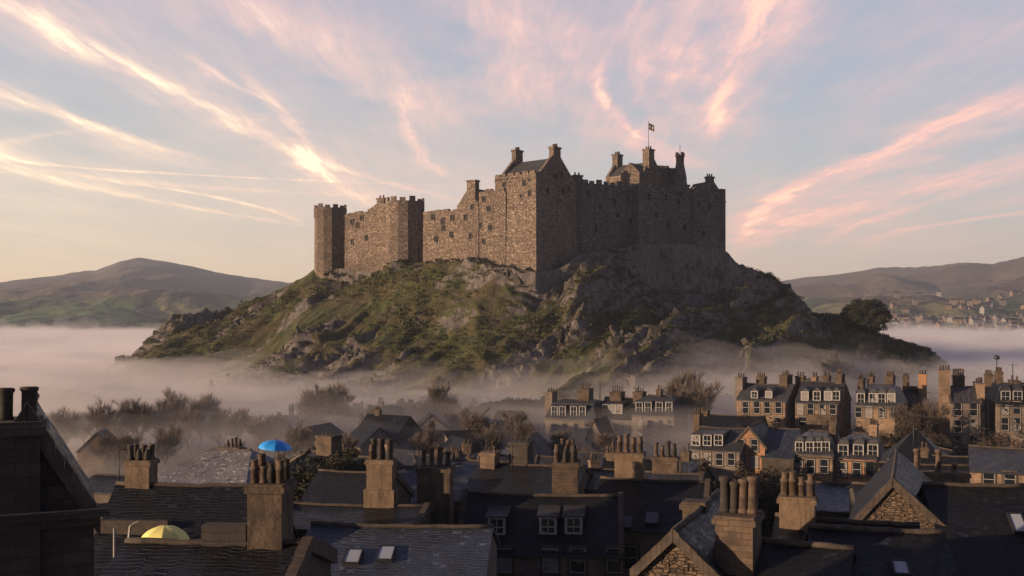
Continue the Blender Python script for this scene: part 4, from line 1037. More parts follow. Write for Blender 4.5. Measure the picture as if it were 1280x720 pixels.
# right gable
Q = House('gabled_house', 'sunlit stone gable at the right with a steep coped peak', 1060, 1196, 52, -22, 672, 605, 13, ridge='v', wall='gable_rubble', roof='slate', apex=.42); Q.ap = Q.W * .42; Q.slope = 1; Q.skews((0,), .2, .4)
Q2 = House('stone_house', 'house behind the right gable under a long wall-like chimney with two tall pots', 1075, 1225, 63, -14, 640, 610, 8, roof='slate', wall='harl')
Q2.stack(1102, 1212, 590, b=3.0, d=1.0, pots=0, depth_down=4, mt='render_tan')
b_ = 3.5
for px, kd, sc in ((1112, 1, 1.0), (1126, 1, 1.15), (1146, 2, 1.35), (1173, 2, 1.3), (1193, 0, .7)):
    a = Q2.F.at(px, b_); z = Q2.F.z(590, a, b_); ch = [o for o in COL.objects if o.parent is Q2.root and o.name.startswith('chimney')][0]
    o = link('chimney_pot', pot_mesh(kd, M['clay']), ch, Q2.loc(a, b_, z)); o.scale = (1.15, 1.15, sc)
Q3 = House('stone_house', 'big black roof filling the bottom right corner', 1196, 1330, 47, -8, 740, 610, 11, roof='slate', wall='harl'); Q3.skylight(1272, 655, .7, 1.3)
Q4 = House('metal_roofed_house', 'low house with ribbed blue-grey roof left of the sunlit gable', 1000, 1110, 72, -18, 640, 607, 9, roof='slate_blue', wall='harl')
# ------------------------------------------------------------------ second line of roofs
U1 = House('hipped_house', 'house with pale frosted hipped roof left of the blue umbrella', 176, 306, 92, -28, 611, 563, 10.5, roof='slate_pale', wall='harl', hip=4.2)
U2 = House('stone_house', 'low house behind the pale hipped roof with a small orange-lit chimney', 262, 322, 108, -20, 600, 578, 8, roof='slate', wall='sand_grey'); U2.stack(278, 298, 560, b=3, d=1.4, pots=4, kind=(1, 2), mt='sand', depth_down=3)
U3 = House('stone_house', 'low roof with a flat dark chimney block right of the blue umbrella', 345, 445, 96, -32, 606, 570, 9, roof='slate_grey', wall='harl').skews((0, 1)); U3.stack(395, 414, 545, b=3.2, d=1.5, pots=4, kind=(3,), mt='stack', depth_down=3.5, pk=.5)
U4 = House('stone_house', 'shadowed dark roof just left of the tall tan chimney', 372, 470, 80, -12, 640, 592, 9, roof='slate', wall='harl').skews((1,))
U5 = House('stone_house', 'blue slate roof seen between the two tall tan chimneys', 486, 590, 88, 14, 628, 584, 10, roof='slate_blue', wall='harl')
U6 = House('stone_house', 'low blue roof with a bright edge behind the second tan chimney', 548, 622, 98, -20, 606, 578, 9, roof='slate_blue', wall='sand_grey').skews((1,))
U7 = House('stone_house', 'wide dark roof in the middle with a black chimney block', 575, 712, 84, -16, 628, 583, 12, roof='slate', wall='harl'); U7.stack(636, 660, 553, b=6, d=1.8, pots=3, kind=(3,), mt='harl', depth_down=5, pk=.5, pm='clay_dark'); U7.stack(600, 618, 566, b=5, d=1.6, pots=3, kind=(0,), mt='sand', depth_down=5, pk=.6)
U8 = House('stone_house', 'dark roof with small chimney stubs right of the middle black chimney', 690, 770, 88, -14, 612, 588, 9, roof='slate', wall='harl'); U8.stack(698, 712, 567, b=4, d=1.2, pots=2, kind=(2,), depth_down=3)
U9 = House('stone_house', 'low eave roof at the left behind the black gable', 90, 170, 96, -8, 616, 596, 8, roof='slate', wall='sand_grey')
W1 = House('stone_house', 'low grey slate roof at the right edge with tan wall beneath', 1214, 1330, 92, -24, 592, 562, 11, roof='slate_grey', wall='sand')
W1.windows([1236, 1262], [608], 1.0, 1.3, 'white_dirty')
W2 = House('stone_house', 'big dark slate roof between the terrace and the right edge', 1100, 1192, 118, -22, 588, 538, 13, roof='slate', wall='harl', hip=4)
W3 = House('stone_house', 'low dark roof below the big dark slate roof', 1105, 1225, 100, -16, 612, 582, 9, roof='slate', wall='sand_grey')
# ------------------------------------------------------------------ terrace behind the shrubs
J1 = House('terraced_house', 'left end of the lower terrace with three white dormers', 864, 926, 150, -27, 563, 536, 10, roof='slate_grey', wall='sand_grey')
J1.dormers([870, 884, 898], 558, 1.35, 1.65, 'flat', 'slate_grey'); J1.windows([869, 884, 899, 914], [582], 1.1, 1.9); J1.stack(866, 874, 518, b=5, d=2, pots=3, depth_down=4)
J2 = House('gabled_house', 'orange stone gabled house in the middle of the lower terrace', 916, 956, 149, -27, 558, 535, 9, ridge='v', wall='sand_red', roof='slate'); J2.windows([926, 943], [564, 585], 1.1, 1.8).skews((0,))
J2b = House('stone_house', 'steep blue slate roof with shadowed wall beside the orange gable', 952, 992, 147, -27, 572, 537, 10, roof='slate_blue', wall='harl')
J3 = House('terraced_house', 'terrace house with four white dormers above a tan front', 989, 1042, 146, -27, 569, 538, 10, roof='slate_grey', wall='sand', mansard=(1.7, 2.6))
J3.dormers([999, 1012, 1022, 1032], 566, 1.2, 1.6, 'round', 'slate_grey'); J3.windows([998, 1013, 1030], [592], 1.2, 2.1); J3.stack(1036, 1045, 528, b=4, d=2, pots=4, depth_down=5, mt='stack')
J4 = House('terraced_house', 'right end of the lower terrace, orange-tan with a big bay-like dormer', 1044, 1096, 144, -27, 574, 541, 10, roof='slate_grey', wall='sand_red', mansard=(1.7, 2.6))
J4.dormers([1054, 1073, 1091], 571, 1.45, 1.75, 'round', 'slate_grey'); J4.windows([1053, 1071, 1087], [596], 1.2, 2.1); J4.stack(1086, 1096, 531, b=4, d=2, pots=4, depth_down=5, mt='sand'); J4.side_windows([4, 7], [J4.ze - 4])
# upper terrace
K1 = House('terraced_house', 'left end of the upper terrace with a row of tall white windows', 921, 983, 188, -30, 501, 481, 11, roof='slate_grey', wall='sand')
K1.windows([932, 946, 959, 973], [517], 1.2, 2.3); K1.windows([940, 972], [535], 1.2, 2.0); K1.dormers([943, 961], 498, 1.3, 1.3, 'gable'); K1.stack(919, 928, 472, b=3, d=3, pots=3, mt='sand_grey', depth_down=6); K1.stack(945, 955, 471, b=6, d=2, pots=4, depth_down=4, mt='stack'); K1.stack(974, 984, 469, b=5, d=4, pots=4, depth_down=8); K1.side_windows([3, 7], [K1.ze - 3.5])
K2 = House('terraced_house', 'middle house of the upper terrace with three small dormers and a tan front', 994, 1048, 184, -30, 504, 478, 11, roof='slate_grey', wall='sand')
K2.dormers([1006, 1021, 1035, 1045], 501, 1.4, 1.7, 'gable'); K2.windows([1000, 1013, 1028, 1041], [518], 1.2, 2.0); K2.windows([1004], [533], 1.8, 1.8); K2.stack(994, 1004, 470, b=6, d=2, pots=3, depth_down=5); K2.stack(1014, 1020, 471, b=7, d=2, pots=2, depth_down=5, mt='sand'); K2.stack(1028, 1036, 470, b=6, d=2, pots=2, depth_down=5); K2.stack(1044, 1052, 468, b=5, d=3, pots=3, depth_down=8, mt='stack')
K2.block('front_wall', K2.F.at(1010), K2.F.at(1046), -1.4, -.3, K2.zb, K2.F.z(518, 5), 'stack')
K3 = House('terraced_house', 'right house of the upper terrace, brightest tan front under a curved mansard', 1070, 1120, 180, -30, 508, 480, 12, roof='slate_grey', wall='sand', mansard=(1.8, 3.0))
K3.dormers([1076, 1091, 1102, 1114], 505, 1.4, 1.9, 'round'); K3.windows([1073, 1086, 1103, 1117], [522], 1.2, 2.0); K3.stack(1072, 1079, 473, b=6, d=2, pots=3, depth_down=6, mt='stack'); K3.stack(1084, 1091, 471, b=7, d=2, pots=3, depth_down=5); K3.stack(1106, 1116, 470, b=8, d=3, pots=4, depth_down=6); K3.side_windows([4, 8], [K3.ze - 3.6])
K3b = House('stone_house', 'shadowed hipped roof right of the brightest tan front', 1118, 1158, 192, -24, 506, 484, 12, roof='slate', wall='harl', hip=4); K3b.stack(1128, 1136, 472, b=5, d=2, pots=3, depth_down=5); K3b.stack(1148, 1158, 468, b=6, d=3, pots=3, mt='sand_red', depth_down=8)
K4 = House('tall_house', 'tall narrow grey house with paired white windows left of the tall tan chimney', 1188, 1226, 172, -20, 503, 484, 11, roof='slate_grey', wall='sand_grey').skews((0, 1))
K4.windows([1197, 1217], [520, 541, 560], 1.25, 2.3); K4.stack(1174, 1188, 463, b=2, d=3, pots=4, mt='sand', depth_down=12); K4.stack(1191, 1206, 470, b=7, d=3, pots=5, mt='stack', depth_down=8, kind=(2,)); K4.stack(1222, 1231, 480, b=1, d=8, pots=3, mt='sand', depth_down=16)
K5 = House('tall_house', 'dark tenement at the right edge with twin round-headed dormers', 1246, 1310, 170, -18, 506, 479, 12, roof='slate', wall='sand_grey', mansard=(1.8, 3.2))
K5.dormers([1257, 1272, 1288], 502, 1.5, 1.8, 'round'); K5.windows([1256, 1271, 1287], [518, 538], 1.2, 2.2); K5.stack(1222 + 24, 1254, 465, b=6, d=3, pots=4, depth_down=8); K5.stack(1264, 1276, 476, b=5, d=3, pots=2, depth_down=6)
K6 = House('stone_house', 'dark roof with clustered chimneys between the two tall houses', 1222, 1250, 186, -20, 500, 484, 10, roof='slate', wall='harl'); K6.stack(1232, 1242, 468, b=5, d=3, pots=4, depth_down=6)
K7 = House('stone_house', 'low house behind the lower terrace with a dark chimney at its left', 870, 950, 172, -24, 545, 520, 9, roof='slate', wall='harl'); K7.stack(872, 884, 514, b=4, d=2, pots=4, kind=(3,), depth_down=5)
# houses fading into the mist
L1 = House('tenement', 'misty tenement in the centre with four pale dormers', 682, 744, 214, -24, 524, 499, 12, roof='slate_grey', wall='sand_grey', mansard=(1.8, 3.2)); L1.dormers([693, 703, 717, 728], 521, 1.5, 2.2, 'flat'); L1.windows([694, 706, 720, 734], [540, 556], 1.1, 1.9); L1.stack(681, 690, 490, b=4, d=3, pots=3, depth_down=9, mt='sand_grey'); L1.stack(722, 736, 486, b=5, d=3, pots=5, depth_down=6, kind=(2,))
L2 = House('tenement', 'misty gabled tenement with a white-edged gable, between the two dormered ones', 746, 792, 212, -24, 524, 498, 12, roof='slate', wall='sand_grey'); L2.windows([757, 770, 783], [540, 555], 1.1, 1.9).dormers([757, 766, 774], 518, 1.4, 2.0, 'flat'); L2.stack(762, 776, 490, b=5, d=3, pots=5, depth_down=6, kind=(2,))
L2b = House('gabled_house', 'small white-edged gable in front of the misty tenements', 733, 752, 196, -24, 548, 526, 8, ridge='v', roof='slate', wall='sand_grey'); L2b.skews((0,), .2, .4); L2b.windows([738, 746], [552], .9, 1.3)
L3 = House('tenement', 'right-hand misty tenement with dormers and a chimney at each end', 790, 842, 208, -24, 520, 494, 12, roof='slate_grey', wall='sand_grey', mansard=(1.8, 3.2)); L3.dormers([799, 810, 824, 836], 516, 1.5, 2.2, 'flat'); L3.windows([800, 812, 826, 837], [536, 552], 1.1, 1.9); L3.stack(791, 803, 490, b=5, d=3, pots=4, depth_down=6); L3.stack(820, 826, 487, b=5, d=2, pots=2, depth_down=6)
House('white_house', 'pale gabled house in the mist left of the centre tenements', 586, 626, 262, -26, 512, 497, 14, ridge='v', wall='white', roof='slate_pale')
House('low_shed', 'long low pale roof in the mist', 612, 684, 268, -6, 512, 501, 16, roof='slate_pale', wall='sand_grey')
House('low_shed', 'flat-topped block fading into the mist at the left', 276, 322, 262, -10, 502, 499, 12, roof='slate_grey', wall='harl').stack(277, 281, 493, pots=1, depth_down=3)
# modest houses scattered through the misty valley
rr = random.Random(12)
spots = []
for _ in range(900):
    px = rr.uniform(345, 700); Y = rr.uniform(150, 290)
    if 630 < px and Y > 175: continue
    if all(abs((px - p) / FOC * (Y + y) / 2) > 9.5 or abs(Y - y) > 10 for p, y in spots): spots.append((px, Y))
for _ in range(400):
    px = rr.uniform(20, 345); Y = rr.uniform(175, 250)
    if all(abs((px - p) / FOC * (Y + y) / 2) > 24 or abs(Y - y) > 22 for p, y in spots): spots.append((px, Y))
for k, (px, Y) in enumerate(spots):
    w = rr.uniform(5, 8.5); wp = w * FOC / Y; g = float(GZ((px - 640) / FOC * Y, Y)); he = rr.uniform(2.6, 5.0); hr = he + rr.uniform(2.2, 3.6); t = rr.choice([-30, -22, -12, 8, 20, 30]) + rr.uniform(-4, 4)
    yE = HY - (g + he - CZ) / Y * FOC; yR = HY - (g + hr - CZ) / (Y + 4) * FOC
    rd = rr.choice('uuv')
    hs = House('small_house', 'small mist-veiled ' + ('gable-fronted' if rd == 'v' else 'side-gabled') + ' house among the bare trees of the valley', px - wp / 2, px + wp / 2, Y, t, yE, yR if rd == 'u' else HY - (g + hr - CZ) / Y * FOC, rr.uniform(7, 9), ridge=rd, roof=rr.choice(['slate', 'slate_grey', 'slate', 'slate_blue']), wall=rr.choice(['sand', 'sand_grey', 'sand_grey', 'harl']), detail=False, group='small houses scattered in the misty valley')
    if rr.random() < .8 and rd == 'u':
        hs.stack(px - 2, px + 4, yR - rr.uniform(6, 9), b=hs.D / 2 - .4, pots=rr.choice([2, 3]), depth_down=2.5, mt=rr.choice(['stack', 'sand']))
    if rd == 'u' and rr.random() < .8: hs.windows([.25, .7], [yE + 2.1 * FOC / Y], 1.0, 1.3, rr.choice(['white', 'white_dirty']))

# crowded roofs between the chimneys and the mist
rr = random.Random(33); mid = []
NO = [(863, 1100, 130, 165)]
for _ in range(1500):
    px = rr.uniform(372, 862); Y = rr.uniform(100, 146)
    if all(abs((px - p) / FOC * (Y + y) / 2) > 9 or abs(Y - y) > 10.5 for p, y in mid): mid.append((px, Y))
for px, Y in [(px, Y) for px, Y in mid] + [(1168, 138), (1212, 128), (1240, 120), (1262, 134), (1190, 112)]:
    w = rr.uniform(6, 8.5); wp = w * FOC / Y; t = rr.choice([-30, -24, -15, 12]) + rr.uniform(-4, 4)
    yR = rr.uniform(574, 592) - (Y - 100) * .35 + (0 if px < 1000 else -8); zr = zat(yR, Y + 4); ze = zr - rr.uniform(2.4, 3.4); yE = HY - (ze - CZ) / Y * FOC; rd = rr.choice('uuuv')
    hs = House('small_house', 'small dark-roofed ' + ('gable-fronted' if rd == 'v' else 'side-gabled') + (' house squeezed between the chimneys and the mist' if px < 1000 else ' house between the terrace and the right edge'), px - wp / 2, px + wp / 2, Y, t, yE, yR if rd == 'u' else HY - (zr - CZ) / Y * FOC, rr.uniform(7, 8.5), ridge=rd, roof=rr.choice(['slate', 'slate_grey', 'slate_blue', 'slate']), wall=rr.choice(['sand', 'sand_grey', 'harl']), group='roofs crowded before the mist')
    if rd == 'u':
        hs.skews((rr.choice([0, 1]),)); e = rr.choice([.12, .85]); cx = px - wp / 2 + wp * e
        hs.stack(cx - 5, cx + 5, yR - rr.uniform(7, 12), b=hs.D / 2 - .4, pots=rr.choice([2, 3, 4]), depth_down=2.5, mt=rr.choice(['stack', 'render_tan', 'render_sooty']), kind=(0, 1, 2), pk=.8)
        if rr.random() < .5: hs.skylight(px, (yE + yR) / 2 + 4, .8, 1.0)
# ------------------------------------------------------------------ far town on the hillside, too small to show parts
rr = random.Random(5)
far_m = {}
def far_house(px, Y, wall, roof, church=False):
    z = float(FARZ(px, Y)); F = Frame(px, Y, rr.uniform(-35, 35)); w, d, h = rr.uniform(8, 15), rr.uniform(8, 10), rr.uniform(5, 10)
    root_z = z - 2; m = MB(); m.box(F, 0, w, 0, d, root_z, z + h, 0)
    e = .4; m.face([F.p(-e, -e, z + h - .1), F.p(w + e, -e, z + h - .1), F.p(w + e, d / 2, z + h + 3.6), F.p(-e, d / 2, z + h + 3.6)], 1); m.face([F.p(w + e, d + e, z + h - .1), F.p(-e, d + e, z + h - .1), F.p(-e, d / 2, z + h + 3.6), F.p(w + e, d / 2, z + h + 3.6)], 1)
    m.face([F.p(w, 0, z + h), F.p(w, d, z + h), F.p(w, d / 2, z + h + 3.5)], 0); m.face([F.p(0, d, z + h), F.p(0, 0, z + h), F.p(0, d / 2, z + h + 3.5)], 0)
    for k in range(2): m.box(F, w * (.05 + .8 * k), w * (.05 + .8 * k) + 1.3, d / 2 - .8, d / 2 + .8, z + h + 2, z + h + 5, 0)
    for k in range(3): m.box(F, w * (.15 + .27 * k), w * (.15 + .27 * k) + 1.2, -.08, .1, z + h - 3, z + h - 1.3, 2)
    if church: m.box(F, -4, 0, 0, 4, root_z, z + h + 6, 0); c = F.p(-2, 2, z + h + 6); m.lathe(c, [(2.8, 0), (.1, 9)], 4, 1, False, R(45))
    me = m.mesh('far_house', [wall, roof, M['dark']]); o = bpy.data.objects.new('church' if church else 'far_house', me); COL.objects.link(o)
    tag(o, 'tiny far-off church with a pointed spire in the hillside town' if church else 'tiny far-off house in the hillside town beyond the mist at the right', 'church' if church else 'house', None if church else 'far houses on the right hillside')
placed = []
n = 0
for _ in range(4000):
    if n >= 185: break
    px = rr.uniform(1108, 1300); Y = 1120 + 900 * rr.random() ** 2
    x = (px - 640) / FOC * Y
    if any(abs(x - a) < 15 and abs(Y - b) < 17 for a, b in placed): continue
    placed.append((x, Y)); n += 1
    far_house(px, Y, rr.choice([M['white_dirty'], M['sand'], M['sand_grey'], M['sand_grey'], M['sand'], M['white_dirty']]), rr.choice([M['slate'], M['slate_grey'], M['clay_dark']]), n == 40)
# ------------------------------------------------------------------ vegetation
def leaf_cloud(name, centers, sizes, nleaf, leaf, mt, seed=0, flat=.75, parent=None, inv=None, stretch=1.0):
    """clumps of small leaf quads spread through ellipsoids round the centres"""
    rng = np.random.default_rng(seed); n = len(centers)
    c = np.repeat(centers, nleaf, 0); s = np.repeat(sizes, nleaf)[:, None]
    d = rng.normal(size=(n * nleaf, 3)); d /= np.linalg.norm(d, axis=1, keepdims=True); r = rng.uniform(.25, 1, (n * nleaf, 1)) ** .5
    p = c + d * r * s * np.array([1, 1, flat])
    u = rng.normal(size=p.shape); u /= np.linalg.norm(u, axis=1, keepdims=True)
    w = np.cross(u, rng.normal(size=p.shape)); w /= np.linalg.norm(w, axis=1, keepdims=True)
    l = leaf * rng.uniform(.6, 1.4, (len(p), 1)) * (s / np.mean(sizes)) ** .5
    V = np.stack([p - u * l * stretch, p + w * l * .5, p + u * l * stretch, p - w * l * .5], 1).reshape(-1, 3)
    if inv is not None: M_ = np.array(inv); V = V @ M_[:3, :3].T + M_[:3, 3]
    k = len(p); me = bpy.data.meshes.new(name)
    me.vertices.add(k * 4); me.vertices.foreach_set('co', V.astype(np.float32).ravel()); me.loops.add(k * 4); me.loops.foreach_set('vertex_index', np.arange(k * 4, dtype=np.int32))
    me.polygons.add(k); me.polygons.foreach_set('loop_start', np.arange(0, k * 4, 4, dtype=np.int32)); me.polygons.foreach_set('loop_total', np.full(k, 4, dtype=np.int32)); me.update(calc_edges=True)
    ca = me.color_attributes.new('tint', 'FLOAT_COLOR', 'POINT'); q = np.repeat(np.repeat(rng.uniform(0, 1, n), nleaf) * .7 + rng.uniform(0, .3, n * nleaf), 4)
    ca.data.foreach_set('color', np.stack([q, q, q, np.ones_like(q)], -1).astype(np.float32).ravel())
    me.materials.append(mt); o = bpy.data.objects.new(name, me); COL.objects.link(o)
    if parent is not None: o.parent = parent
    return o
def leaf_mat(name, stops):
    def fn(g):
        t = g.n('ShaderNodeVertexColor', layer_name='tint').outputs[0]; ob = g.n('ShaderNodeTexCoord').outputs['Object']
        k = g.m('ADD', g.m('MULTIPLY', g.n('ShaderNodeSeparateColor', {0: t}).outputs[0], .7), g.m('MULTIPLY', g.mr(g.noise(ob, .05, 4, .6), .35, .65), .4), clamp=True)
        bsdf(g, g.ramp(k, stops), .9)
    return mat(name, fn)
M['gorse'] = leaf_mat('hill_scrub', [(0, (.012, .018, .006)), (.35, (.035, .045, .012)), (.6, (.07, .075, .02)), (.8, (.10, .08, .03)), (1, (.075, .05, .025))])
M['shrub_dark'] = leaf_mat('dark_scrub', [(0, (.010, .013, .006)), (.6, (.03, .032, .014)), (1, (.06, .045, .025))])
M['evergreen'] = leaf_mat('evergreen_leaf', [(0, (.008, .011, .006)), (1, (.035, .038, .018))])
M['twig'] = leaf_mat('bare_twig', [(0, (.07, .054, .042)), (1, (.19, .15, .12))])
M['bark'] = plain('grey_brown_bark', (.06, .047, .038), .9, .4, 4)
M['shrub_brown'] = leaf_mat('winter_shrub', [(0, (.016, .012, .008)), (.5, (.036, .026, .016)), (1, (.07, .042, .024))])
def scrub():
    rng = np.random.default_rng(3)
    # small cover over the grassy faces
    n = 16000
    i = rng.integers(1, HX.shape[0] - 1, n); j = rng.integers(1, HX.shape[1] - 1, n)
    nrm = np.cross(HPTS[i, np.minimum(j + 1, HX.shape[1] - 1)] - HPTS[i, j - 1], HPTS[np.minimum(i + 1, HX.shape[0] - 1), j] - HPTS[i - 1, j]); nrm /= np.linalg.norm(nrm, axis=1, keepdims=True) + 1e-9
    nz = np.abs(nrm[:, 2]); p = HPTS[i, j]
    dn = fbm(V3(p[:, 0] / 16, p[:, 1] / 16, p[:, 2] / 16), 3, .55, 61)
    q = 640 + p[:, 0] / p[:, 1] * FOC
    front = p[:, 1] < np.interp(q, [a for a, b in YC], [b for a, b in YC]) - 2.0
    keep = (nz > .45) & (dn > .43) & (front | (q < 385) | (q > 925)) & (p[:, 2] > 8)
    p = p[keep]; s = rng.uniform(.5, 1.5, len(p)) * (.6 + 1.6 * np.clip(dn[keep] - .46, 0, .25) / .25)
    o = leaf_cloud('hill_scrub', p + np.array([0, 0, .05]), s * .8, 26, .24, M['gorse'], 4, .35); tag(o, 'gorse, bracken and low scrub growing over the castle rock', None, None, 'stuff')
    # taller scrub along the right-hand skyline and at the wall foot
    P_, S = [], []
    for _ in range(9000):
        a = rng.integers(0, HX.shape[0]); b = rng.integers(0, HX.shape[1]); x, y, z = HPTS[a, b]; qq = 640 + x / y * FOC
        yc = float(ci(YC, qq)); d = yc - y
        ok = (928 < qq < 1012 and -8 < d < 42 and rng.random() < .5) or (1085 < qq < 1190 and -10 < d < 40 and rng.random() < .8) or (398 < qq < 625 and 1.5 < d < 7 and rng.random() < .8) or (735 < qq < 800 and 1.5 < d < 40 and rng.random() < .45) or (1010 < qq < 1085 and -4 < d < 30 and rng.random() < .2) or (800 < qq < 930 and 18 < d < 45 and rng.random() < .35)
        if ok: P_.append((x, y, z + .5)); S.append(rng.uniform(.9, 2.0) * (1 if qq > 640 else .8))
    o = leaf_cloud('hill_bushes', np.array(P_), np.array(S) * .85, 80, .24, M['shrub_dark'], 6, .6); tag(o, 'dark bushes along the wall foot and the right-hand shoulder of the castle rock', None, None, 'stuff')
scrub()
def bare_tree(name, label, px, Y, h, seed, spread=.42, twigs=5200, group=None, mt='twig'):
    key = ('tree', seed, round(h))
    x, y = (px - 640) / FOC * Y, Y; g = float(GZ(x, y)) - .3
    def fn():
        rng = random.Random(seed); m = MB(); tips = []
        def grow(p, d, L, r, lv):
            n = 4; pts = [p]; q = p; dd = d
            for k in range(n):
                dd = (dd + Vector((rng.uniform(-1, 1), rng.uniform(-1, 1), rng.uniform(-.2, .9))) * .13).normalized(); q = q + dd * L / n; pts.append(q)
            m.tube(pts, [r * (1 - .55 * k / n) for k in range(n + 1)], 5 if lv < 2 else 3)
            if lv >= 3: tips.extend(pts[1:]); return
            nb = {0: 10, 1: 5, 2: 4}[lv]
            for k in range(nb):
                t = rng.uniform(.28 if lv == 0 else .25, 1); i = min(int(t * n), n - 1); s = pts[i].lerp(pts[i + 1], t * n - i)
                az = 2 * math.pi * (k / nb) + rng.uniform(-.5, .5); out = Vector((math.cos(az), math.sin(az), rng.uniform(.15, 1.0))).normalized()
                grow(s, (dd * .55 + out * .8).normalized(), L * rng.uniform(.5, .7), r * .45, lv + 1)
        grow(Vector((0, 0, 0)), Vector((0, 0, 1)), h * .5, h * .022, 0)
        tr = m.mesh('trunk', [M['bark']])
        nr = np.random.default_rng(seed); T = np.array([tuple(t) for t in tips]); c = T[nr.integers(0, len(T), twigs)]
        cen = np.array([0, 0, h * .45]); d = c - cen; d /= np.linalg.norm(d, axis=1, keepdims=True) + 1e-6
        d = d + nr.normal(size=d.shape) * .45 + np.array([0, 0, .25]); d /= np.linalg.norm(d, axis=1, keepdims=True)
        L = h * nr.uniform(.05, .15, (twigs, 1)); w = np.cross(d, nr.normal(size=d.shape)); w /= np.linalg.norm(w, axis=1, keepdims=True); w *= h * .0026
        bend = nr.normal(size=d.shape) * h * .012
        V = np.stack([c - w, c + w, c + d * L + bend + w * .3, c + d * L + bend - w * .3], 1).reshape(-1, 3)
        me = bpy.data.meshes.new('crown'); me.from_pydata(V.tolist(), [], np.arange(twigs * 4).reshape(-1, 4).tolist())
        ca = me.color_attributes.new('tint', 'FLOAT_COLOR', 'POINT'); q = np.repeat(nr.uniform(0, 1, twigs), 4); ca.data.foreach_set('color', np.stack([q, q, q, np.ones_like(q)], -1).astype(np.float32).ravel())
        me.materials.append(M[mt]); return tr, me
    tr, cr = cached(key, fn)
    r = empty(name, (x, y, g), 0, label, 'tree', group); rz = random.Random(int(px * 7 + Y)).uniform(0, 6)
    link('trunk', tr, r, (0, 0, 0), rz); link('crown', cr, r, (0, 0, 0), rz)
    return r
tl = random.Random(8)
TREES = [(62, 205, 9), (84, 200, 10.5), (106, 212, 9), (128, 196, 11), (150, 208, 10), (172, 200, 11.5), (196, 206, 10.5), (218, 208, 13.5), (250, 212, 13), (236, 200, 10), (275, 205, 10.5), (300, 200, 9.5), (322, 196, 8.5), (135, 176, 8), (165, 172, 8.5), (205, 178, 8.5), (290, 172, 7), (345, 205, 8), (405, 226, 14), (424, 230, 13.5), (390, 216, 10),
         (455, 205, 8), (548, 232, 14.5), (500, 196, 8.5), (590, 190, 9.5), (470, 182, 8), (640, 200, 10), (610, 178, 8), (660, 186, 9), (530, 176, 8), (570, 215, 8), (560, 160, 7.5), (430, 172, 8.5), (365, 180, 8), (700, 180, 8), (856, 222, 15), (878, 214, 13), (762, 178, 7.5), (722, 168, 7), (1168, 176, 9), (1148, 172, 8), (1130, 176, 8)]
for k, (px, Y, h) in enumerate(TREES):
    if px < 350: lb, gr = 'bare brown winter tree in the misty grove behind the pale hipped roof', 'grove of bare trees at the left'
    elif px in (548,): lb, gr = 'tall lone bare tree standing up in the mist, centre left', None
    elif 380 < px < 430: lb, gr = 'wide rounded bare tree in the mist right of the flat-topped block', 'rounded bare trees in the mist'
    elif px > 1100: lb, gr = 'brown bare tree among the upper terrace houses', 'bare trees by the upper terrace'
    elif px > 800: lb, gr = 'tall faint bare tree in the mist left of the upper terrace', 'faint bare trees left of the upper terrace'
    else: lb, gr = 'bare brown tree between the small misty houses of the valley', 'bare trees among the valley houses'
    bare_tree('bare_tree', lb, px, Y, h, 1 + k % 6, group=gr)
def shrub(px, Y, w, h, seed, label, group, mt='shrub_brown', name='shrub', base=None, cat='shrub', leaf=.13, n=110, tr=True):
    x = (px - 640) / FOC * Y; g = (float(GZ(x, Y)) - .2) if base is None else base; rng = np.random.default_rng(seed)
    r = empty(name, (x, Y, g), 0, label, cat, group); k = 46
    d = rng.normal(size=(k, 3)); d /= np.linalg.norm(d, axis=1, keepdims=True); d[:, 2] = abs(d[:, 2]) * 1.0
    c = d * rng.uniform(.35, 1, (k, 1)) * np.array([w / 2, w / 2, h * .85]) * (.75 + .5 * rng.random((k, 1))) + np.array([x, Y, g + h * .15])
    leaf_cloud('crown', c, rng.uniform(.5, 1.1, k) * min(w, h * 1.6) * .2, n, leaf, M[mt], seed, .85, r, MW[r.name].inverted(), 1.3)
    m = MB()
    for q in range(5): a = q * 1.3; m.tube([Vector((x, Y, g)), Vector((x + math.cos(a) * w * .15, Y + math.sin(a) * w * .15, g + h * .4)), Vector((x + math.cos(a) * w * .32, Y + math.sin(a) * w * .3, g + h * .75))], [.12, .08, .03], 5)
    m.build('stems', M['bark'], r)
    return r
sr = random.Random(4)
for k in range(20):
    px = 858 + 8.5 * k + sr.uniform(-3, 3); Y = 124 + sr.uniform(-10, 10); shrub(px, Y, sr.uniform(4, 6.5), zat(sr.uniform(583, 602), Y) - float(GZ((px - 640) / FOC * Y, Y)), 50 + k, 'brown leafless shrub in the belt below the lower terrace', 'shrubs below the lower terrace')
for k, (px, Y, yt) in enumerate([(1132, 166, 512), (1148, 168, 508), (1162, 162, 520), (1235, 150, 525), (1212, 152, 545), (1180, 150, 545), (955, 168, 522), (995, 170, 532), (1040, 168, 534), (1075, 166, 532), (925, 172, 520), (1250, 140, 545), (1275, 142, 548)]):
    shrub(px, Y, 6.5, zat(yt, Y) - float(GZ((px - 640) / FOC * Y, Y)), 90 + k, 'dark brown shrub growing between the two terraces', 'shrubs between the terraces')
for k, (px, Y, yt) in enumerate([(385, 88, 590), (402, 92, 584), (424, 90, 588), (440, 94, 580)]):
    shrub(px, Y, 3.6, 3.5, 120 + k, 'small dark bush beside the roof left of the tall tan chimney', 'bushes left of the tall tan chimney', 'shrub_dark', base=zat(yt + 34, Y))
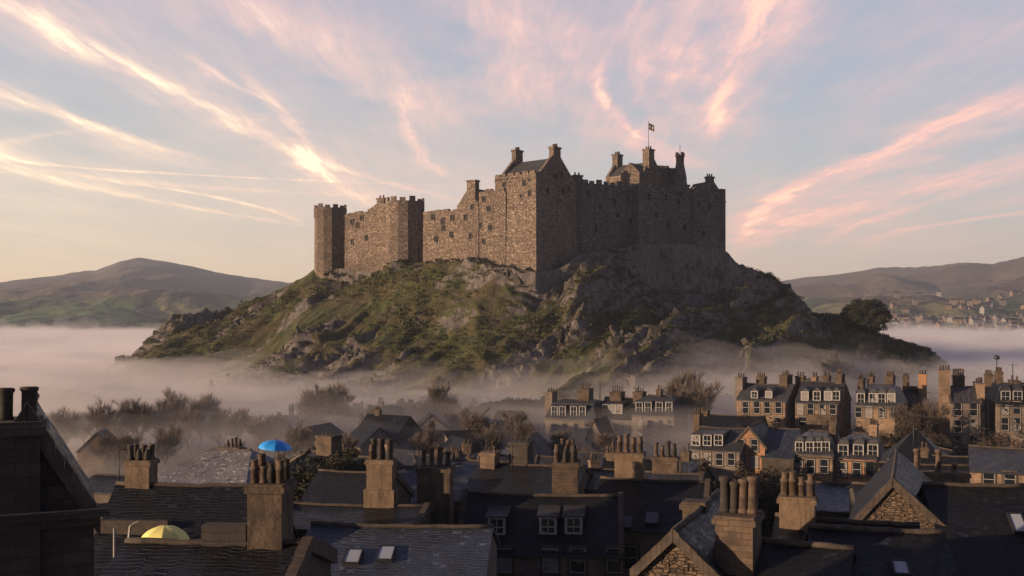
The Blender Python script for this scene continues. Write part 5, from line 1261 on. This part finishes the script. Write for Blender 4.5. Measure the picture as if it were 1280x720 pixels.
# lone tree on the shoulder
def lone_tree():
    Y = 346; px = 1081; x = (px - 640) / FOC * Y; zb = zat(418, Y) - 1
    r = empty('broadleaf_tree', (x, Y, zb), 0, 'big dark round-crowned tree standing alone on the right shoulder of the castle rock', 'tree')
    rng = np.random.default_rng(9); n = 230
    d = rng.normal(size=(n, 3)); d /= np.linalg.norm(d, axis=1, keepdims=True)
    c = np.array([x + .3, Y, zb + 7.0]) + d * rng.uniform(.45, 1, (n, 1)) ** .6 * np.array([8.0, 7.2, 6.2]) 
    c = c[c[:, 2] > zb + 1.6]
    leaf_cloud('crown', c, rng.uniform(.8, 1.7, len(c)), 190, .22, M['evergreen'], 2, .7, r, MW[r.name].inverted())
    m = MB(); b = Vector((x, Y, zb)); m.tube([b, b + Vector((.2, 0, 3)), b + Vector((.1, 0, 7))], [.6, .45, .2], 8)
    for q in range(9):
        a = q * .7; m.tube([b + Vector((.15, 0, 2.2 + q * .3)), b + Vector((math.cos(a) * 2.5, math.sin(a) * 2.5, 5 + q * .3)), b + Vector((math.cos(a) * 5.2, math.sin(a) * 4.8, 7 + q * .35))], [.26, .15, .05], 6)
    m.build('trunk', M['bark'], r)
lone_tree()
# ------------------------------------------------------------------ umbrellas, mast, aerials
def umbrella(label, px, Y, ytop, yrim, wpx, colr, tilt, pole_to, n=8):
    x = (px - 640) / FOC * Y; R_ = wpx / 2 / FOC * Y; zt = zat(ytop, Y); zr = zat(yrim, Y)
    zb = pole_to if pole_to is not None else zt - 2
    r = empty('umbrella', (x, Y, zb), 0, label, 'umbrella'); H_ = zt - zr
    T = Matrix.Translation((x, Y, zt)) @ Matrix.Rotation(R(tilt), 4, 'Y') @ Matrix.Translation((-x, -Y, -zt))
    def pt(u, a, inner=False):          # u 0 top .. 1 rim; a in ribs
        k = a % 1.0; sag = (math.sin(math.pi * k)) ; ang = 2 * math.pi * a / n + .2
        rad = R_ * math.sin(u * math.pi / 2 * .96) * (1 - .045 * sag * u); z = zt - H_ * (1 - math.cos(u * math.pi / 2)) - .035 * R_ * sag * u * 1.5 + (.05 * R_ * sag if u > .99 else 0)
        return T @ Vector((x + rad * math.cos(ang), Y + rad * math.sin(ang), z - (.012 if inner else 0)))
    m = MB(); A = n * 6; U = 9
    for i in range(A):
        for j in range(U):
            q = [pt(j / U, i / 6), pt((j + 1) / U, i / 6), pt((j + 1) / U, (i + 1) / 6), pt(j / U, (i + 1) / 6)]
            m.face(q, 0, True) if j else m.face(q[:3], 0, True)
            q = [pt(j / U, i / 6, 1), pt((j + 1) / U, i / 6, 1), pt((j + 1) / U, (i + 1) / 6, 1), pt(j / U, (i + 1) / 6, 1)]; m.face(q[::-1], 0, True)
    can = m.build('canopy', M[colr], r)
    for k in range(n):
        m = MB(); m.tube([pt(j / 6, k, True) - Vector((0, 0, .012)) for j in range(7)], .007, 5); m.build('rib', M['iron'], can)
    m = MB(); top = T @ Vector((x, Y, zt + .07)); bot = Vector((x, Y, zb)); m.tube([top, T @ Vector((x, Y, zt - .6)), bot], [.012, .016, .02], 8); m.build('pole', M['iron'], r)
    return r
M['umb_blue'] = mat('blue_nylon', lambda g: bsdf(g, (.02, .28, .75), .5, **{'Subsurface Weight': .0}))
M['umb_yellow'] = mat('yellow_nylon', lambda g: bsdf(g, (.80, .72, .22), .55))
ch_top = [o for o in B.root.children if o.name.startswith('chimney')]
Yb = B.F.p(B.F.at(345, B.D / 2), B.D / 2 + .5, 0).y
umbrella('open blue umbrella with a dark pole standing among chimney pots', 345, Yb, 550, 560.5, 41, 'umb_blue', 5, zat(606, Yb) - .05)
Yy = 35.6
umbrella('pale yellow ribbed umbrella peeking over the front black roof', 206, Yy, 657, 678, 61, 'umb_yellow', 0, zat(700, Yy) - .6)
def mast(px, Y, ytop, zb, label, kind='lamp', name='street_lamp', cat='street lamp'):
    x = (px - 640) / FOC * Y; zt = zat(ytop, Y); r = empty(name, (x, Y, zb), 0, label, cat); m = MB(); m.tube([(x, Y, zb), (x, Y, zt)], [.0006 * Y, .0004 * Y], 8); m.build('pole', M['iron'], r)
    m = MB()
    if kind == 'lamp': m.lathe((x, Y, zt - .1), [(.12, 0), (.5, .15), (.55, .6), (.2, .9)], 10); m.build('lamp_head', M['iron'], r)
    else:
        for k in range(6): L = .55 - .05 * k; m.tube([(x - L + .5 - .16 * k, Y - .2, zt - .15 - k * .0), (x + L + .5 - .16 * k, Y + .2, zt - .15)], .02, 4)
        m.tube([(x - .6, Y, zt - .15), (x + .9, Y, zt - .15)], .03, 4); m.build('antenna', M['iron'], r)
mast(1246, 196, 449, 4, 'thin tall lamp post with a round head above the roofs near the right edge')
AER = [(750, 213, 476, 'television aerial with crossbars on the middle misty tenement'), (1142, 120, 520, 'television aerial above the dark roofs right of the lower terrace'), (640, 88, 542, 'television aerial beside the black chimney block in the middle'), (1266, 172, 455, 'television aerial on the dark tenement at the right edge'), (149, 90, 560, 'thin television aerial left of the four-pot chimney at the left')]
for px, Y, yt, lb in AER: mast(px, Y, yt, zat(yt + 28 if Y > 150 else yt + 50, Y), lb, 'aerial', 'television_aerial', 'aerial')
